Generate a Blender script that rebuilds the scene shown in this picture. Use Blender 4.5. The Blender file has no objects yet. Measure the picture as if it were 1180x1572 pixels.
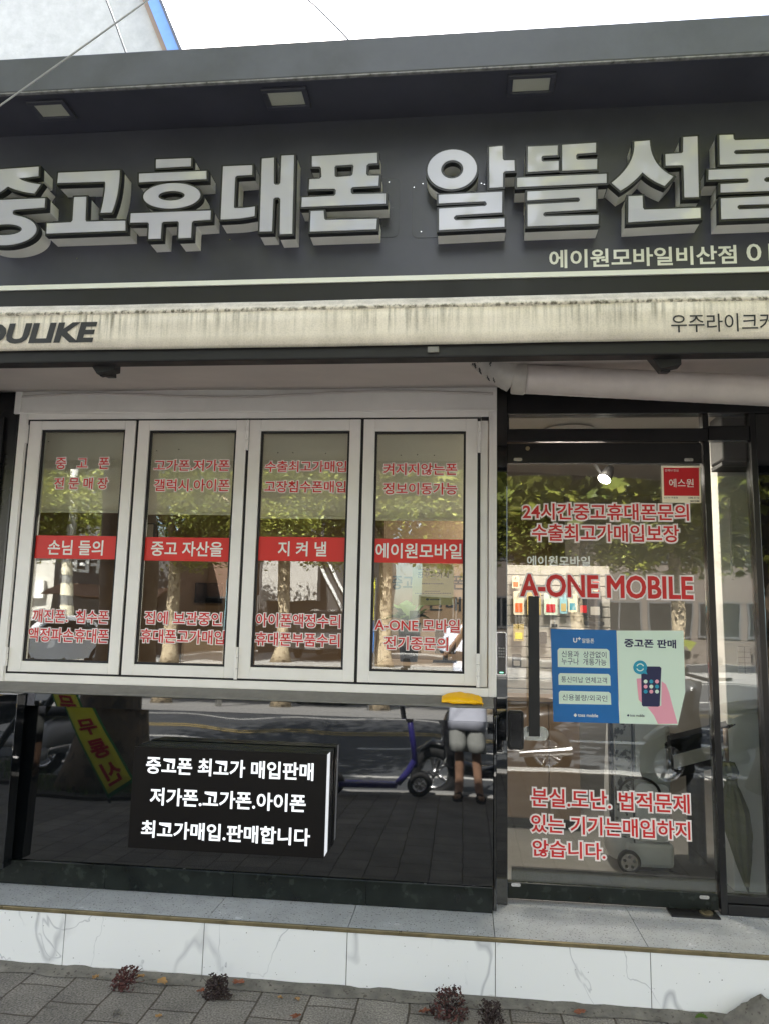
import bpy, bmesh, math, random
from mathutils import Vector, Matrix, noise
from mathutils.geometry import tessellate_polygon

random.seed(7)
sc = bpy.context.scene
COL = sc.collection

# ------------------------------------------------------------------ camera
W, H, F = 1180.0, 1572.0, 1150.0
DIST, EYE = 3.54, 1.485
yaw, pitch, roll = math.radians(6.018), math.radians(8.121), math.radians(1.283)
_w = Vector((-math.sin(yaw) * math.cos(pitch), math.cos(yaw) * math.cos(pitch), math.sin(pitch)))
_r = Vector((math.cos(yaw), math.sin(yaw), 0))
_u = _r.cross(_w)
R_ = math.cos(roll) * _r + math.sin(roll) * _u
U_ = -math.sin(roll) * _r + math.cos(roll) * _u
CAM = Vector((0, -DIST, EYE))
cd = bpy.data.cameras.new('camera')
cam = bpy.data.objects.new('camera', cd)
COL.objects.link(cam)
m3 = Matrix((R_, U_, -_w)).transposed()
cam.matrix_world = Matrix.Translation(CAM) @ m3.to_4x4()
cd.sensor_fit = 'VERTICAL'; cd.sensor_height = 36.0; cd.lens = F / H * 36.0
cd.clip_start = 0.02; cd.clip_end = 500
sc.camera = cam

def ray(px, py):
    return R_ * ((px - W / 2) / F) - U_ * ((py - H / 2) / F) + _w
def P(px, py, Y):
    d = ray(px, py); t = (Y + DIST) / d.y
    return CAM + d * t
def MR(px, py, Yo, Ym=0.02):
    q = P(px, py, 2 * Ym - Yo)
    return Vector((q.x, Yo, q.z))

# ------------------------------------------------------------------ world, sun, exposure
sd = ray(420, 40).normalized()
SUN_AZ = math.atan2(sd.x, sd.y); SUN_EL = math.radians(47.5)
sd = Vector((math.sin(SUN_AZ) * math.cos(SUN_EL), math.cos(SUN_AZ) * math.cos(SUN_EL), math.sin(SUN_EL)))
wd = bpy.data.worlds.new('World'); sc.world = wd; wd.use_nodes = True
nt = wd.node_tree; nt.nodes.clear()
out = nt.nodes.new('ShaderNodeOutputWorld'); bg = nt.nodes.new('ShaderNodeBackground')
sky = nt.nodes.new('ShaderNodeTexSky'); sky.sky_type = 'NISHITA'; sky.sun_disc = False
sky.sun_elevation = SUN_EL; sky.sun_rotation = SUN_AZ; sky.air_density = 1.0; sky.dust_density = 1.5
tc = nt.nodes.new('ShaderNodeTexCoord'); nz = nt.nodes.new('ShaderNodeTexNoise')
nz.inputs['Scale'].default_value = 2.6; nz.inputs['Detail'].default_value = 8; nz.inputs['Roughness'].default_value = 0.58
rp = nt.nodes.new('ShaderNodeValToRGB'); rp.color_ramp.elements[0].position = 0.46; rp.color_ramp.elements[1].position = 0.66
mx = nt.nodes.new('ShaderNodeMix'); mx.data_type = 'RGBA'
nt.links.new(tc.outputs['Generated'], nz.inputs['Vector'])
nt.links.new(nz.outputs['Fac'], rp.inputs['Fac']); nt.links.new(rp.outputs['Color'], mx.inputs['Factor'])
nt.links.new(sky.outputs['Color'], mx.inputs['A']); mx.inputs['B'].default_value = (11.3, 11.3, 11.4, 1)
nt.links.new(mx.outputs['Result'], bg.inputs['Color']); bg.inputs['Strength'].default_value = 0.075
nt.links.new(bg.outputs[0], out.inputs[0])
sl = bpy.data.lights.new('sun', 'SUN'); so = bpy.data.objects.new('sun', sl); COL.objects.link(so)
sl.energy = 5.0; sl.angle = math.radians(0.5); sl.color = (1, 0.965, 0.91)
so.rotation_euler = (-sd).to_track_quat('-Z', 'Y').to_euler(); so.location = (0, 0, 12)
sc.view_settings.view_transform = 'Standard'; sc.view_settings.look = 'None'
sc.view_settings.exposure = 2.85; sc.view_settings.gamma = 1
sc.cycles.use_denoising = True
sc.cycles.max_bounces = 10; sc.cycles.transparent_max_bounces = 24; sc.cycles.glossy_bounces = 5
sc.cycles.diffuse_bounces = 4; sc.cycles.caustics_reflective = False; sc.cycles.caustics_refractive = False

# ------------------------------------------------------------------ materials
def lin(c):
    f = lambda v: (v / 12.92 if v <= 0.04045 else ((v + 0.055) / 1.055) ** 2.4)
    return tuple(f(v / 255.0) for v in c)
def mat(name, col, rough=0.5, metal=0.0, var=0.0, vscale=6.0, bump=0.0, bscale=60.0, spec=0.5, ior=1.45,
        emit=None, estr=0.0, coat=0.0, speck=None):
    m = bpy.data.materials.new(name); m.use_nodes = True
    n = m.node_tree; b = n.nodes['Principled BSDF']
    b.inputs['Base Color'].default_value = (*col, 1); b.inputs['Roughness'].default_value = rough
    b.inputs['Metallic'].default_value = metal; b.inputs['IOR'].default_value = ior
    b.inputs['Specular IOR Level'].default_value = spec; b.inputs['Coat Weight'].default_value = coat
    b.inputs['Coat Roughness'].default_value = 0.03
    t = None
    if var or bump or speck: t = n.nodes.new('ShaderNodeTexCoord')
    last = None
    if var:
        z = n.nodes.new('ShaderNodeTexNoise'); z.inputs['Scale'].default_value = vscale; z.inputs['Detail'].default_value = 7
        z.inputs['Roughness'].default_value = 0.62
        n.links.new(t.outputs['Object'], z.inputs['Vector'])
        r = n.nodes.new('ShaderNodeMapRange'); r.inputs[1].default_value = 0.3; r.inputs[2].default_value = 0.7
        r.inputs[3].default_value = 1 - var; r.inputs[4].default_value = 1 + var
        n.links.new(z.outputs['Fac'], r.inputs[0])
        q = n.nodes.new('ShaderNodeMix'); q.data_type = 'RGBA'; q.blend_type = 'MULTIPLY'; q.inputs['Factor'].default_value = 1
        q.inputs['A'].default_value = (*col, 1)
        n.links.new(r.outputs[0], q.inputs['B']); last = q.outputs['Result']
        rr = n.nodes.new('ShaderNodeMapRange'); rr.inputs[1].default_value = 0.3; rr.inputs[2].default_value = 0.7
        rr.inputs[3].default_value = max(0.01, rough * (1 - var)); rr.inputs[4].default_value = min(1, rough * (1 + var))
        n.links.new(z.outputs['Fac'], rr.inputs[0]); n.links.new(rr.outputs[0], b.inputs['Roughness'])
    if speck:
        scol, sscale, thr = speck
        z = n.nodes.new('ShaderNodeTexNoise'); z.inputs['Scale'].default_value = sscale; z.inputs['Detail'].default_value = 3
        n.links.new(t.outputs['Object'], z.inputs['Vector'])
        r = n.nodes.new('ShaderNodeMapRange'); r.inputs[1].default_value = thr; r.inputs[2].default_value = thr + 0.06
        n.links.new(z.outputs['Fac'], r.inputs[0])
        q = n.nodes.new('ShaderNodeMix'); q.data_type = 'RGBA'
        n.links.new(r.outputs[0], q.inputs['Factor'])
        if last: n.links.new(last, q.inputs['A'])
        else: q.inputs['A'].default_value = (*col, 1)
        q.inputs['B'].default_value = (*scol, 1); last = q.outputs['Result']
    if last: n.links.new(last, b.inputs['Base Color'])
    if bump:
        z = n.nodes.new('ShaderNodeTexNoise'); z.inputs['Scale'].default_value = bscale; z.inputs['Detail'].default_value = 5
        n.links.new(t.outputs['Object'], z.inputs['Vector'])
        k = n.nodes.new('ShaderNodeBump'); k.inputs['Strength'].default_value = bump; k.inputs['Distance'].default_value = 0.01
        n.links.new(z.outputs['Fac'], k.inputs['Height']); n.links.new(k.outputs[0], b.inputs['Normal'])
    if emit:
        b.inputs['Emission Color'].default_value = (*emit, 1); b.inputs['Emission Strength'].default_value = estr
    return m
def glass_mat(name, tint=(0.90, 0.93, 0.91), ior=1.52):
    m = bpy.data.materials.new(name); m.use_nodes = True; n = m.node_tree; n.nodes.clear()
    o = n.nodes.new('ShaderNodeOutputMaterial'); mix = n.nodes.new('ShaderNodeMixShader')
    fr = n.nodes.new('ShaderNodeFresnel'); gb_ = n.nodes.new('ShaderNodeNewGeometry'); im = n.nodes.new('ShaderNodeMapRange'); im.inputs[3].default_value = ior; im.inputs[4].default_value = 1.0 / ior
    n.links.new(gb_.outputs['Backfacing'], im.inputs[0]); n.links.new(im.outputs[0], fr.inputs['IOR'])
    tr = n.nodes.new('ShaderNodeBsdfTransparent'); tr.inputs[0].default_value = (*tint, 1)
    gl = n.nodes.new('ShaderNodeBsdfGlossy'); gl.inputs['Roughness'].default_value = 0.0
    t = n.nodes.new('ShaderNodeTexCoord'); z = n.nodes.new('ShaderNodeTexNoise'); z.inputs['Scale'].default_value = 2.2; z.inputs['Detail'].default_value = 1.5
    k = n.nodes.new('ShaderNodeBump'); k.inputs['Strength'].default_value = 1.0; k.inputs['Distance'].default_value = 0.0011
    n.links.new(t.outputs['Object'], z.inputs['Vector']); n.links.new(z.outputs['Fac'], k.inputs['Height']); n.links.new(k.outputs[0], gl.inputs['Normal'])
    n.links.new(fr.outputs[0], mix.inputs[0]); n.links.new(tr.outputs[0], mix.inputs[1]); n.links.new(gl.outputs[0], mix.inputs[2])
    n.links.new(mix.outputs[0], o.inputs[0])
    return m

M = {}
M['frame'] = mat('white_aluminium', (0.80, 0.775, 0.735), 0.36, var=0.07, vscale=3)
M['seal'] = mat('black_rubber', (0.012, 0.012, 0.013), 0.6)
M['glass'] = glass_mat('window_glass', ior=2.05)
M['doorglass'] = glass_mat('door_glass', (0.92, 0.94, 0.93), 2.0)
M['panel'] = mat('black_glossy_panel', (0.005, 0.006, 0.007), 0.02, ior=1.86, var=0.25, vscale=5, speck=((0.25, 0.25, 0.24), 95, 0.80))
M['blackmetal'] = mat('black_painted_metal', (0.013, 0.013, 0.014), 0.25, var=0.10, vscale=4, speck=((0.05, 0.05, 0.048), 230, 0.80))
M['blackmatte'] = mat('black_matte', (0.010, 0.010, 0.011), 0.55, var=0.2)
M['greenmarble'] = mat('dark_green_marble', (0.009, 0.012, 0.0105), 0.2, var=0.4, vscale=9, spec=0.35, speck=((0.022, 0.028, 0.024), 22, 0.60))
M['sign'] = mat('charcoal_sign_face', (0.056, 0.058, 0.080), 0.34, var=0.18, vscale=2.4, bump=0.02, bscale=3)
M['cornice'] = mat('charcoal_cornice', (0.088, 0.093, 0.115), 0.45, var=0.2, vscale=3.5)
M['acrylic'] = mat('white_acrylic', (0.45, 0.45, 0.52), 0.05, ior=1.66, bump=0.012, bscale=4)
M['return'] = mat('cream_letter_return', (0.80, 0.79, 0.77), 0.45, var=0.06)
M['trimblack'] = mat('black_letter_trim', (0.02, 0.021, 0.024), 0.35)
M['signwhite'] = mat('white_vinyl', (0.78, 0.79, 0.74), 0.35)
M['red'] = mat('red_vinyl', lin((206, 45, 38)), 0.45, var=0.05)
M['redfill'] = mat('red_letter_vinyl', lin((200, 40, 40)), 0.45, var=0.08)
M['pinkwhite'] = mat('letter_outline_vinyl', (0.82, 0.74, 0.72), 0.45)
M['white'] = mat('white_paint', (0.78, 0.77, 0.74), 0.5, var=0.04)
M['soffit'] = mat('dusty_white_sheet', (0.60, 0.55, 0.52), 0.6, var=0.10, vscale=2.5)
M['duct'] = mat('white_taped_duct', (0.56, 0.51, 0.48), 0.45, var=0.10, vscale=8)
M['tape'] = mat('grey_duct_tape', (0.42, 0.395, 0.36), 0.4, var=0.14, vscale=12, bump=0.25, bscale=30)
M['yellow'] = mat('yellow_vinyl_pouch', lin((252, 192, 14)), 0.3, var=0.06, bump=0.15, bscale=40)
M['chrome'] = mat('brushed_steel', (0.6, 0.6, 0.6), 0.25, metal=1.0)
M['navy'] = mat('navy_ink', lin((38, 40, 78)), 0.5)
M['blue'] = mat('blue_poster_paper', lin((22, 104, 172)), 0.4, var=0.05)
M['paper'] = mat('mint_poster_paper', lin((214, 232, 216)), 0.45)
M['teal'] = mat('teal_ink', lin((40, 150, 180)), 0.5)
M['pink'] = mat('pink_ink', lin((232, 160, 178)), 0.5)
M['ink'] = mat('dark_grey_ink', (0.03, 0.03, 0.033), 0.5)
M['stickerred'] = mat('crimson_sticker', lin((190, 22, 34)), 0.35)
M['cream'] = mat('cream_paper', lin((235, 226, 200)), 0.5)
M['kraft'] = mat('yellowed_card', lin((196, 176, 118)), 0.5, var=0.05)
M['stone'] = mat('grey_stone_ledge', (0.17, 0.163, 0.15), 0.4, var=0.2, vscale=20)
M['bronze'] = mat('bronze_edge_trim', (0.23, 0.19, 0.11), 0.35, metal=0.6, var=0.3, vscale=14)
M['wood'] = mat('tan_laminate', (0.22, 0.155, 0.105), 0.4, var=0.12, vscale=2)
M['brownwall'] = mat('brown_wallpaper', (0.27, 0.17, 0.10), 0.6, var=0.15, vscale=1.4)
M['tanwall'] = mat('tan_partition', (0.36, 0.25, 0.17), 0.6, var=0.08)
M['greywall'] = mat('interior_grey_wall', (0.42, 0.40, 0.37), 0.6, var=0.06)
M['tile'] = mat('polished_floor_tile', (0.24, 0.235, 0.225), 0.12, var=0.08)
M['ceil'] = mat('interior_ceiling', (0.45, 0.44, 0.42), 0.7)
M['blind'] = mat('olive_grey_blind', (0.74, 0.74, 0.58), 0.75, var=0.05)
def cloth_mat(name, col, f):
    m = bpy.data.materials.new(name); m.use_nodes = True; n = m.node_tree; n.nodes.clear()
    o = n.nodes.new('ShaderNodeOutputMaterial'); d = n.nodes.new('ShaderNodeBsdfDiffuse'); tr = n.nodes.new('ShaderNodeBsdfTranslucent'); mixs = n.nodes.new('ShaderNodeMixShader'); mixs.inputs[0].default_value = f
    t = n.nodes.new('ShaderNodeTexCoord'); z = n.nodes.new('ShaderNodeTexNoise'); z.inputs['Scale'].default_value = 3; n.links.new(t.outputs['Object'], z.inputs['Vector'])
    q = n.nodes.new('ShaderNodeMix'); q.data_type = 'RGBA'; q.inputs['A'].default_value = (col[0] * .9, col[1] * .9, col[2] * .9, 1); q.inputs['B'].default_value = (*col, 1); n.links.new(z.outputs['Fac'], q.inputs['Factor'])
    n.links.new(q.outputs['Result'], d.inputs['Color']); n.links.new(q.outputs['Result'], tr.inputs['Color'])
    n.links.new(d.outputs[0], mixs.inputs[1]); n.links.new(tr.outputs[0], mixs.inputs[2]); n.links.new(mixs.outputs[0], o.inputs[0]); return m
M['blind'] = cloth_mat('olive_grey_blind_cloth', (0.82, 0.79, 0.72), 0.45)
M['screen'] = mat('dark_screen', (0.01, 0.011, 0.013), 0.12)
M['olive'] = mat('olive_umbrella_cloth', (0.058, 0.068, 0.018), 0.65, var=0.15)
M['bagcloth'] = mat('grey_bag_cloth', (0.52, 0.53, 0.54), 0.5, var=0.06)
M['bagmesh'] = mat('patterned_bag_cloth', (0.34, 0.34, 0.34), 0.6, speck=((0.04, 0.04, 0.04), 40, 0.52))
M['concrete'] = mat('old_concrete', (0.135, 0.125, 0.108), 0.9, var=0.45, vscale=14, bump=0.5, bscale=45, speck=((0.07, 0.06, 0.05), 60, 0.60))
M['asphalt'] = mat('asphalt', (0.060, 0.064, 0.068), 0.85, var=0.2, vscale=1.3, bump=0.2, bscale=120)
M['roadpaint'] = mat('road_marking_white', (0.62, 0.61, 0.57), 0.7, var=0.2, vscale=8)
M['roadyellow'] = mat('road_marking_yellow', (0.34, 0.25, 0.08), 0.7, var=0.2, vscale=8)
M['kerb'] = mat('granite_kerb', (0.32, 0.315, 0.30), 0.8, var=0.2, vscale=20, bump=0.2)
M['soil'] = mat('dark_soil', (0.035, 0.028, 0.02), 0.95, var=0.4, vscale=12, bump=0.6)
M['stucco'] = mat('white_stucco', (0.46, 0.455, 0.445), 0.9, var=0.10, vscale=7, bump=0.6, bscale=16)
M['bluetrim'] = mat('blue_verge_trim', lin((110, 150, 215)), 0.5, var=0.08)
M['weed'] = mat('dry_reddish_weed', (0.075, 0.026, 0.022), 0.8, var=0.5, vscale=40)
M['weeddark'] = mat('dark_withered_weed', (0.035, 0.022, 0.020), 0.8, var=0.4, vscale=40)
M['weedgreen'] = mat('green_weed', (0.10, 0.17, 0.035), 0.6, var=0.2, vscale=30)
M['dryleaf'] = mat('dry_leaf', (0.30, 0.17, 0.06), 0.7, var=0.3, vscale=30)
M['redleaf'] = mat('red_brown_leaf', (0.20, 0.065, 0.03), 0.7, var=0.3, vscale=30)
M['tyre'] = mat('tyre_rubber', (0.012, 0.012, 0.012), 0.75)
M['violet'] = mat('violet_scooter_paint', lin((44, 40, 100)), 0.35)
M['whitepaint'] = mat('white_car_paint', (0.75, 0.76, 0.77), 0.2, coat=0.5)
M['blackpaint'] = mat('black_bike_paint', (0.012, 0.012, 0.014), 0.2, coat=0.5)
M['greypaint'] = mat('dark_grey_car_paint', (0.06, 0.065, 0.07), 0.25, coat=0.5)
M['carglass'] = mat('dark_car_glass', (0.012, 0.014, 0.016), 0.06)
M['skin'] = mat('skin', (0.34, 0.20, 0.13), 0.5, var=0.08)
M['shirt'] = mat('pale_blue_tshirt', (0.66, 0.69, 0.80), 0.8, var=0.05, bump=0.2, bscale=14)
M['shorts'] = mat('grey_shorts', (0.30, 0.31, 0.29), 0.8, var=0.08, bump=0.2, bscale=18)
M['hair'] = mat('black_hair', (0.012, 0.010, 0.009), 0.5)
M['banner'] = mat('yellow_banner_cloth', lin((238, 234, 62)), 0.6, var=0.05)
M['bannergreen'] = mat('green_banner_edge', lin((30, 130, 70)), 0.6)
M['poleW'] = mat('pale_pole', (0.55, 0.54, 0.50), 0.6, var=0.2)
M['litletter'] = mat('lit_white_letter', (0.85, 0.86, 0.9), 0.4, emit=(0.92, 0.95, 1.0), estr=0.10)
M['litside'] = mat('lit_white_edge', (0.8, 0.8, 0.82), 0.4, emit=(0.95, 0.96, 1.0), estr=0.08)
M['lampglow'] = mat('lit_lamp', (0.9, 0.9, 0.9), 0.4, emit=(1.0, 0.93, 0.82), estr=3.0)
M['led'] = mat('green_led', (0.1, 0.5, 0.3), 0.4, emit=(0.3, 1.0, 0.6), estr=0.3)
M['ledlens'] = mat('frosted_floodlight_lens', (0.52, 0.53, 0.48), 0.35)
M['wire'] = mat('grey_cable', (0.16, 0.16, 0.17), 0.6)
M['corr'] = mat('dark_metal_cladding', (0.085, 0.08, 0.078), 0.45, var=0.15)
M['boxblack'] = mat('black_sign_vinyl', (0.006, 0.005, 0.005), 0.4, spec=0.25)
M['dullwall'] = mat('dull_brown_facade', (0.15, 0.125, 0.105), 0.85, var=0.12)
M['dimframe'] = mat('dim_window_frame', (0.10, 0.10, 0.10), 0.5)
M['drip'] = mat('glint_drip_edge', (0.20, 0.20, 0.21), 0.5, var=0.6, vscale=30)  # strong mottling paints in the dotted glints of the backlit edge
M['beige'] = mat('beige_render', (0.45, 0.40, 0.31), 0.85, var=0.08)
M['brick'] = mat('red_brown_facade', (0.20, 0.12, 0.085), 0.85, var=0.15)
M['palewall'] = mat('pale_facade', (0.58, 0.56, 0.50), 0.85, var=0.06)

def add_nodes_marble():
    m = bpy.data.materials.new('white_marble_tile'); m.use_nodes = True; n = m.node_tree; b = n.nodes['Principled BSDF']
    t = n.nodes.new('ShaderNodeTexCoord')
    def vein(scale, width, lo, hi, dist, seed):
        mp = n.nodes.new('ShaderNodeMapping'); mp.inputs['Location'].default_value = (seed, seed * 0.7, seed * 1.3)
        mp.inputs['Rotation'].default_value = (0, 0.65, 0); mp.inputs['Scale'].default_value = (1, 1, 0.55)
        n.links.new(t.outputs['Object'], mp.inputs['Vector'])
        z = n.nodes.new('ShaderNodeTexNoise'); z.inputs['Scale'].default_value = scale; z.inputs['Detail'].default_value = 4
        z.inputs['Roughness'].default_value = 0.45; z.inputs['Distortion'].default_value = dist
        n.links.new(mp.outputs[0], z.inputs['Vector'])
        a = n.nodes.new('ShaderNodeMath'); a.operation = 'SUBTRACT'; a.inputs[1].default_value = 0.5
        n.links.new(z.outputs['Fac'], a.inputs[0])
        c = n.nodes.new('ShaderNodeMath'); c.operation = 'ABSOLUTE'; n.links.new(a.outputs[0], c.inputs[0])
        r = n.nodes.new('ShaderNodeMapRange'); r.inputs[1].default_value = 0; r.inputs[2].default_value = width
        r.inputs[3].default_value = 1; r.inputs[4].default_value = 0; n.links.new(c.outputs[0], r.inputs[0])
        k = n.nodes.new('ShaderNodeTexNoise'); k.inputs['Scale'].default_value = 2.7; k.inputs['Detail'].default_value = 2
        n.links.new(mp.outputs[0], k.inputs['Vector'])
        kr = n.nodes.new('ShaderNodeMapRange'); kr.inputs[1].default_value = lo; kr.inputs[2].default_value = hi
        n.links.new(k.outputs['Fac'], kr.inputs[0])
        q = n.nodes.new('ShaderNodeMath'); q.operation = 'MULTIPLY'
        n.links.new(r.outputs[0], q.inputs[0]); n.links.new(kr.outputs[0], q.inputs[1])
        return q.outputs[0]
    v1 = vein(1.7, 0.011, 0.46, 0.58, 0.25, 3.1); v2 = vein(3.4, 0.006, 0.44, 0.54, 0.6, 8.3)
    mxn = n.nodes.new('ShaderNodeMath'); mxn.operation = 'MAXIMUM'; n.links.new(v1, mxn.inputs[0]); n.links.new(v2, mxn.inputs[1])
    q = n.nodes.new('ShaderNodeMix'); q.data_type = 'RGBA'; q.inputs['A'].default_value = (0.80, 0.805, 0.80, 1); q.inputs['B'].default_value = (0.50, 0.505, 0.52, 1)
    n.links.new(mxn.outputs[0], q.inputs['Factor'])
    s = n.nodes.new('ShaderNodeTexNoise'); s.inputs['Scale'].default_value = 75; s.inputs['Detail'].default_value = 2
    n.links.new(t.outputs['Object'], s.inputs['Vector'])
    sr = n.nodes.new('ShaderNodeMapRange'); sr.inputs[1].default_value = 0.735; sr.inputs[2].default_value = 0.76; n.links.new(s.outputs['Fac'], sr.inputs[0])
    q2 = n.nodes.new('ShaderNodeMix'); q2.data_type = 'RGBA'; n.links.new(sr.outputs[0], q2.inputs['Factor'])
    n.links.new(q.outputs['Result'], q2.inputs['A']); q2.inputs['B'].default_value = (0.22, 0.21, 0.19, 1)
    # splash dirt creeping up from the pavement
    sx = n.nodes.new('ShaderNodeSeparateXYZ'); n.links.new(t.outputs['Object'], sx.inputs[0])
    d = n.nodes.new('ShaderNodeTexNoise'); d.inputs['Scale'].default_value = 9; d.inputs['Detail'].default_value = 6
    n.links.new(t.outputs['Object'], d.inputs['Vector'])
    dm = n.nodes.new('ShaderNodeMath'); dm.operation = 'MULTIPLY_ADD'; dm.inputs[1].default_value = 0.05; dm.inputs[2].default_value = -0.012
    n.links.new(d.outputs['Fac'], dm.inputs[0])
    gz = n.nodes.new('ShaderNodeMath'); gz.operation = 'SUBTRACT'; n.links.new(dm.outputs[0], gz.inputs[0]); n.links.new(sx.outputs['Z'], gz.inputs[1])
    gr = n.nodes.new('ShaderNodeMapRange'); gr.inputs[1].default_value = -0.004; gr.inputs[2].default_value = 0.006; gr.inputs[4].default_value = 0.7
    n.links.new(gz.outputs[0], gr.inputs[0])
    q3 = n.nodes.new('ShaderNodeMix'); q3.data_type = 'RGBA'; n.links.new(gr.outputs[0], q3.inputs['Factor'])
    n.links.new(q2.outputs['Result'], q3.inputs['A']); q3.inputs['B'].default_value = (0.30, 0.27, 0.22, 1)
    n.links.new(q3.outputs['Result'], b.inputs['Base Color'])
    b.inputs['Roughness'].default_value = 0.22
    return m
M['marble'] = add_nodes_marble()

def add_step_mat():
    m = mat('grey_blue_step_slab', (0.44, 0.455, 0.475), 0.25, var=0.12, vscale=7, speck=((0.15, 0.14, 0.125), 120, 0.61))
    return m
M['step'] = add_step_mat()

def paver_mat():
    m = bpy.data.materials.new('grey_concrete_pavers'); m.use_nodes = True; n = m.node_tree; b = n.nodes['Principled BSDF']
    t = n.nodes.new('ShaderNodeTexCoord'); mp = n.nodes.new('ShaderNodeMapping'); mp.inputs['Rotation'].default_value = (0, 0, math.radians(90))
    n.links.new(t.outputs['Object'], mp.inputs['Vector'])
    wv = n.nodes.new('ShaderNodeTexNoise'); wv.inputs['Scale'].default_value = 5; n.links.new(mp.outputs[0], wv.inputs['Vector'])
    wa = n.nodes.new('ShaderNodeMix'); wa.data_type = 'RGBA'; wa.blend_type = 'LINEAR_LIGHT'; wa.inputs['Factor'].default_value = 0.012
    n.links.new(mp.outputs[0], wa.inputs['A']); n.links.new(wv.outputs['Color'], wa.inputs['B'])
    k = n.nodes.new('ShaderNodeTexBrick'); k.inputs['Scale'].default_value = 1.0; k.inputs['Brick Width'].default_value = 0.225
    k.inputs['Row Height'].default_value = 0.195; k.inputs['Mortar Size'].default_value = 0.0045; k.inputs['Mortar Smooth'].default_value = 0.25
    k.inputs['Bias'].default_value = -0.25
    k.inputs['Color1'].default_value = (0.165, 0.150, 0.132, 1); k.inputs['Color2'].default_value = (0.235, 0.216, 0.19, 1); k.inputs['Mortar'].default_value = (0.06, 0.048, 0.035, 1)
    n.links.new(wa.outputs['Result'], k.inputs['Vector'])
    z = n.nodes.new('ShaderNodeTexNoise'); z.inputs['Scale'].default_value = 130; z.inputs['Detail'].default_value = 4; n.links.new(t.outputs['Object'], z.inputs['Vector'])
    z2 = n.nodes.new('ShaderNodeTexNoise'); z2.inputs['Scale'].default_value = 4.5; z2.inputs['Detail'].default_value = 6; n.links.new(t.outputs['Object'], z2.inputs['Vector'])
    r = n.nodes.new('ShaderNodeMapRange'); r.inputs[1].default_value = 0.32; r.inputs[2].default_value = 0.68; r.inputs[3].default_value = 0.45; r.inputs[4].default_value = 1.5; n.links.new(z.outputs['Fac'], r.inputs[0])
    r2 = n.nodes.new('ShaderNodeMapRange'); r2.inputs[1].default_value = 0.3; r2.inputs[2].default_value = 0.7; r2.inputs[3].default_value = 0.72; r2.inputs[4].default_value = 1.2; n.links.new(z2.outputs['Fac'], r2.inputs[0])
    mm = n.nodes.new('ShaderNodeMath'); mm.operation = 'MULTIPLY'; n.links.new(r.outputs[0], mm.inputs[0]); n.links.new(r2.outputs[0], mm.inputs[1])
    q = n.nodes.new('ShaderNodeMix'); q.data_type = 'RGBA'; q.blend_type = 'MULTIPLY'; q.inputs['Factor'].default_value = 1
    n.links.new(k.outputs['Color'], q.inputs['A']); n.links.new(mm.outputs[0], q.inputs['B'])
    n.links.new(q.outputs['Result'], b.inputs['Base Color']); b.inputs['Roughness'].default_value = 0.88
    h = n.nodes.new('ShaderNodeMath'); h.operation = 'MULTIPLY_ADD'; h.inputs[1].default_value = -1.0; n.links.new(k.outputs['Fac'], h.inputs[0])
    h2 = n.nodes.new('ShaderNodeMath'); h2.operation = 'MULTIPLY'; h2.inputs[1].default_value = 0.35; n.links.new(z.outputs['Fac'], h2.inputs[0])
    n.links.new(h2.outputs[0], h.inputs[2])
    bp = n.nodes.new('ShaderNodeBump'); bp.inputs['Strength'].default_value = 0.7; bp.inputs['Distance'].default_value = 0.006
    n.links.new(h.outputs[0], bp.inputs['Height']); n.links.new(bp.outputs[0], b.inputs['Normal'])
    return m
M['paver'] = paver_mat()

def leaf_mat(name, col):
    m = bpy.data.materials.new(name); m.use_nodes = True; n = m.node_tree; n.nodes.clear()
    o = n.nodes.new('ShaderNodeOutputMaterial'); d = n.nodes.new('ShaderNodeBsdfPrincipled'); tr = n.nodes.new('ShaderNodeBsdfTranslucent')
    mixs = n.nodes.new('ShaderNodeMixShader'); mixs.inputs[0].default_value = 0.3
    g = n.nodes.new('ShaderNodeNewGeometry')
    r = n.nodes.new('ShaderNodeValToRGB'); e = r.color_ramp.elements
    e[0].color = (col[0] * 0.6, col[1] * 0.6, col[2] * 0.6, 1); e[1].color = (col[0] * 1.8, col[1] * 1.45, col[2] * 1.2, 1)
    n.links.new(g.outputs['Random Per Island'], r.inputs['Fac'])
    n.links.new(r.outputs['Color'], d.inputs['Base Color']); d.inputs['Roughness'].default_value = 0.45
    hs = n.nodes.new('ShaderNodeHueSaturation'); hs.inputs['Value'].default_value = 1.6; hs.inputs['Hue'].default_value = 0.48
    n.links.new(r.outputs['Color'], hs.inputs['Color']); n.links.new(hs.outputs[0], tr.inputs['Color'])
    n.links.new(d.outputs[0], mixs.inputs[1]); n.links.new(tr.outputs[0], mixs.inputs[2]); n.links.new(mixs.outputs[0], o.inputs[0])
    return m
M['barknear'] = mat('dark_plane_tree_bark', (0.15, 0.105, 0.065), 0.9, var=0.4, vscale=7, bump=0.9, bscale=12, speck=((0.06, 0.045, 0.03), 8, 0.54))
M['leaf'] = leaf_mat('plane_tree_leaf', (0.19, 0.245, 0.052))
M['leaffar'] = leaf_mat('street_tree_leaf', (0.185, 0.24, 0.05))
M['bark'] = mat('plane_tree_bark', (0.42, 0.34, 0.225), 0.9, var=0.35, vscale=9, bump=0.8, bscale=18, speck=((0.13, 0.10, 0.065), 10, 0.56))

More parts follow.
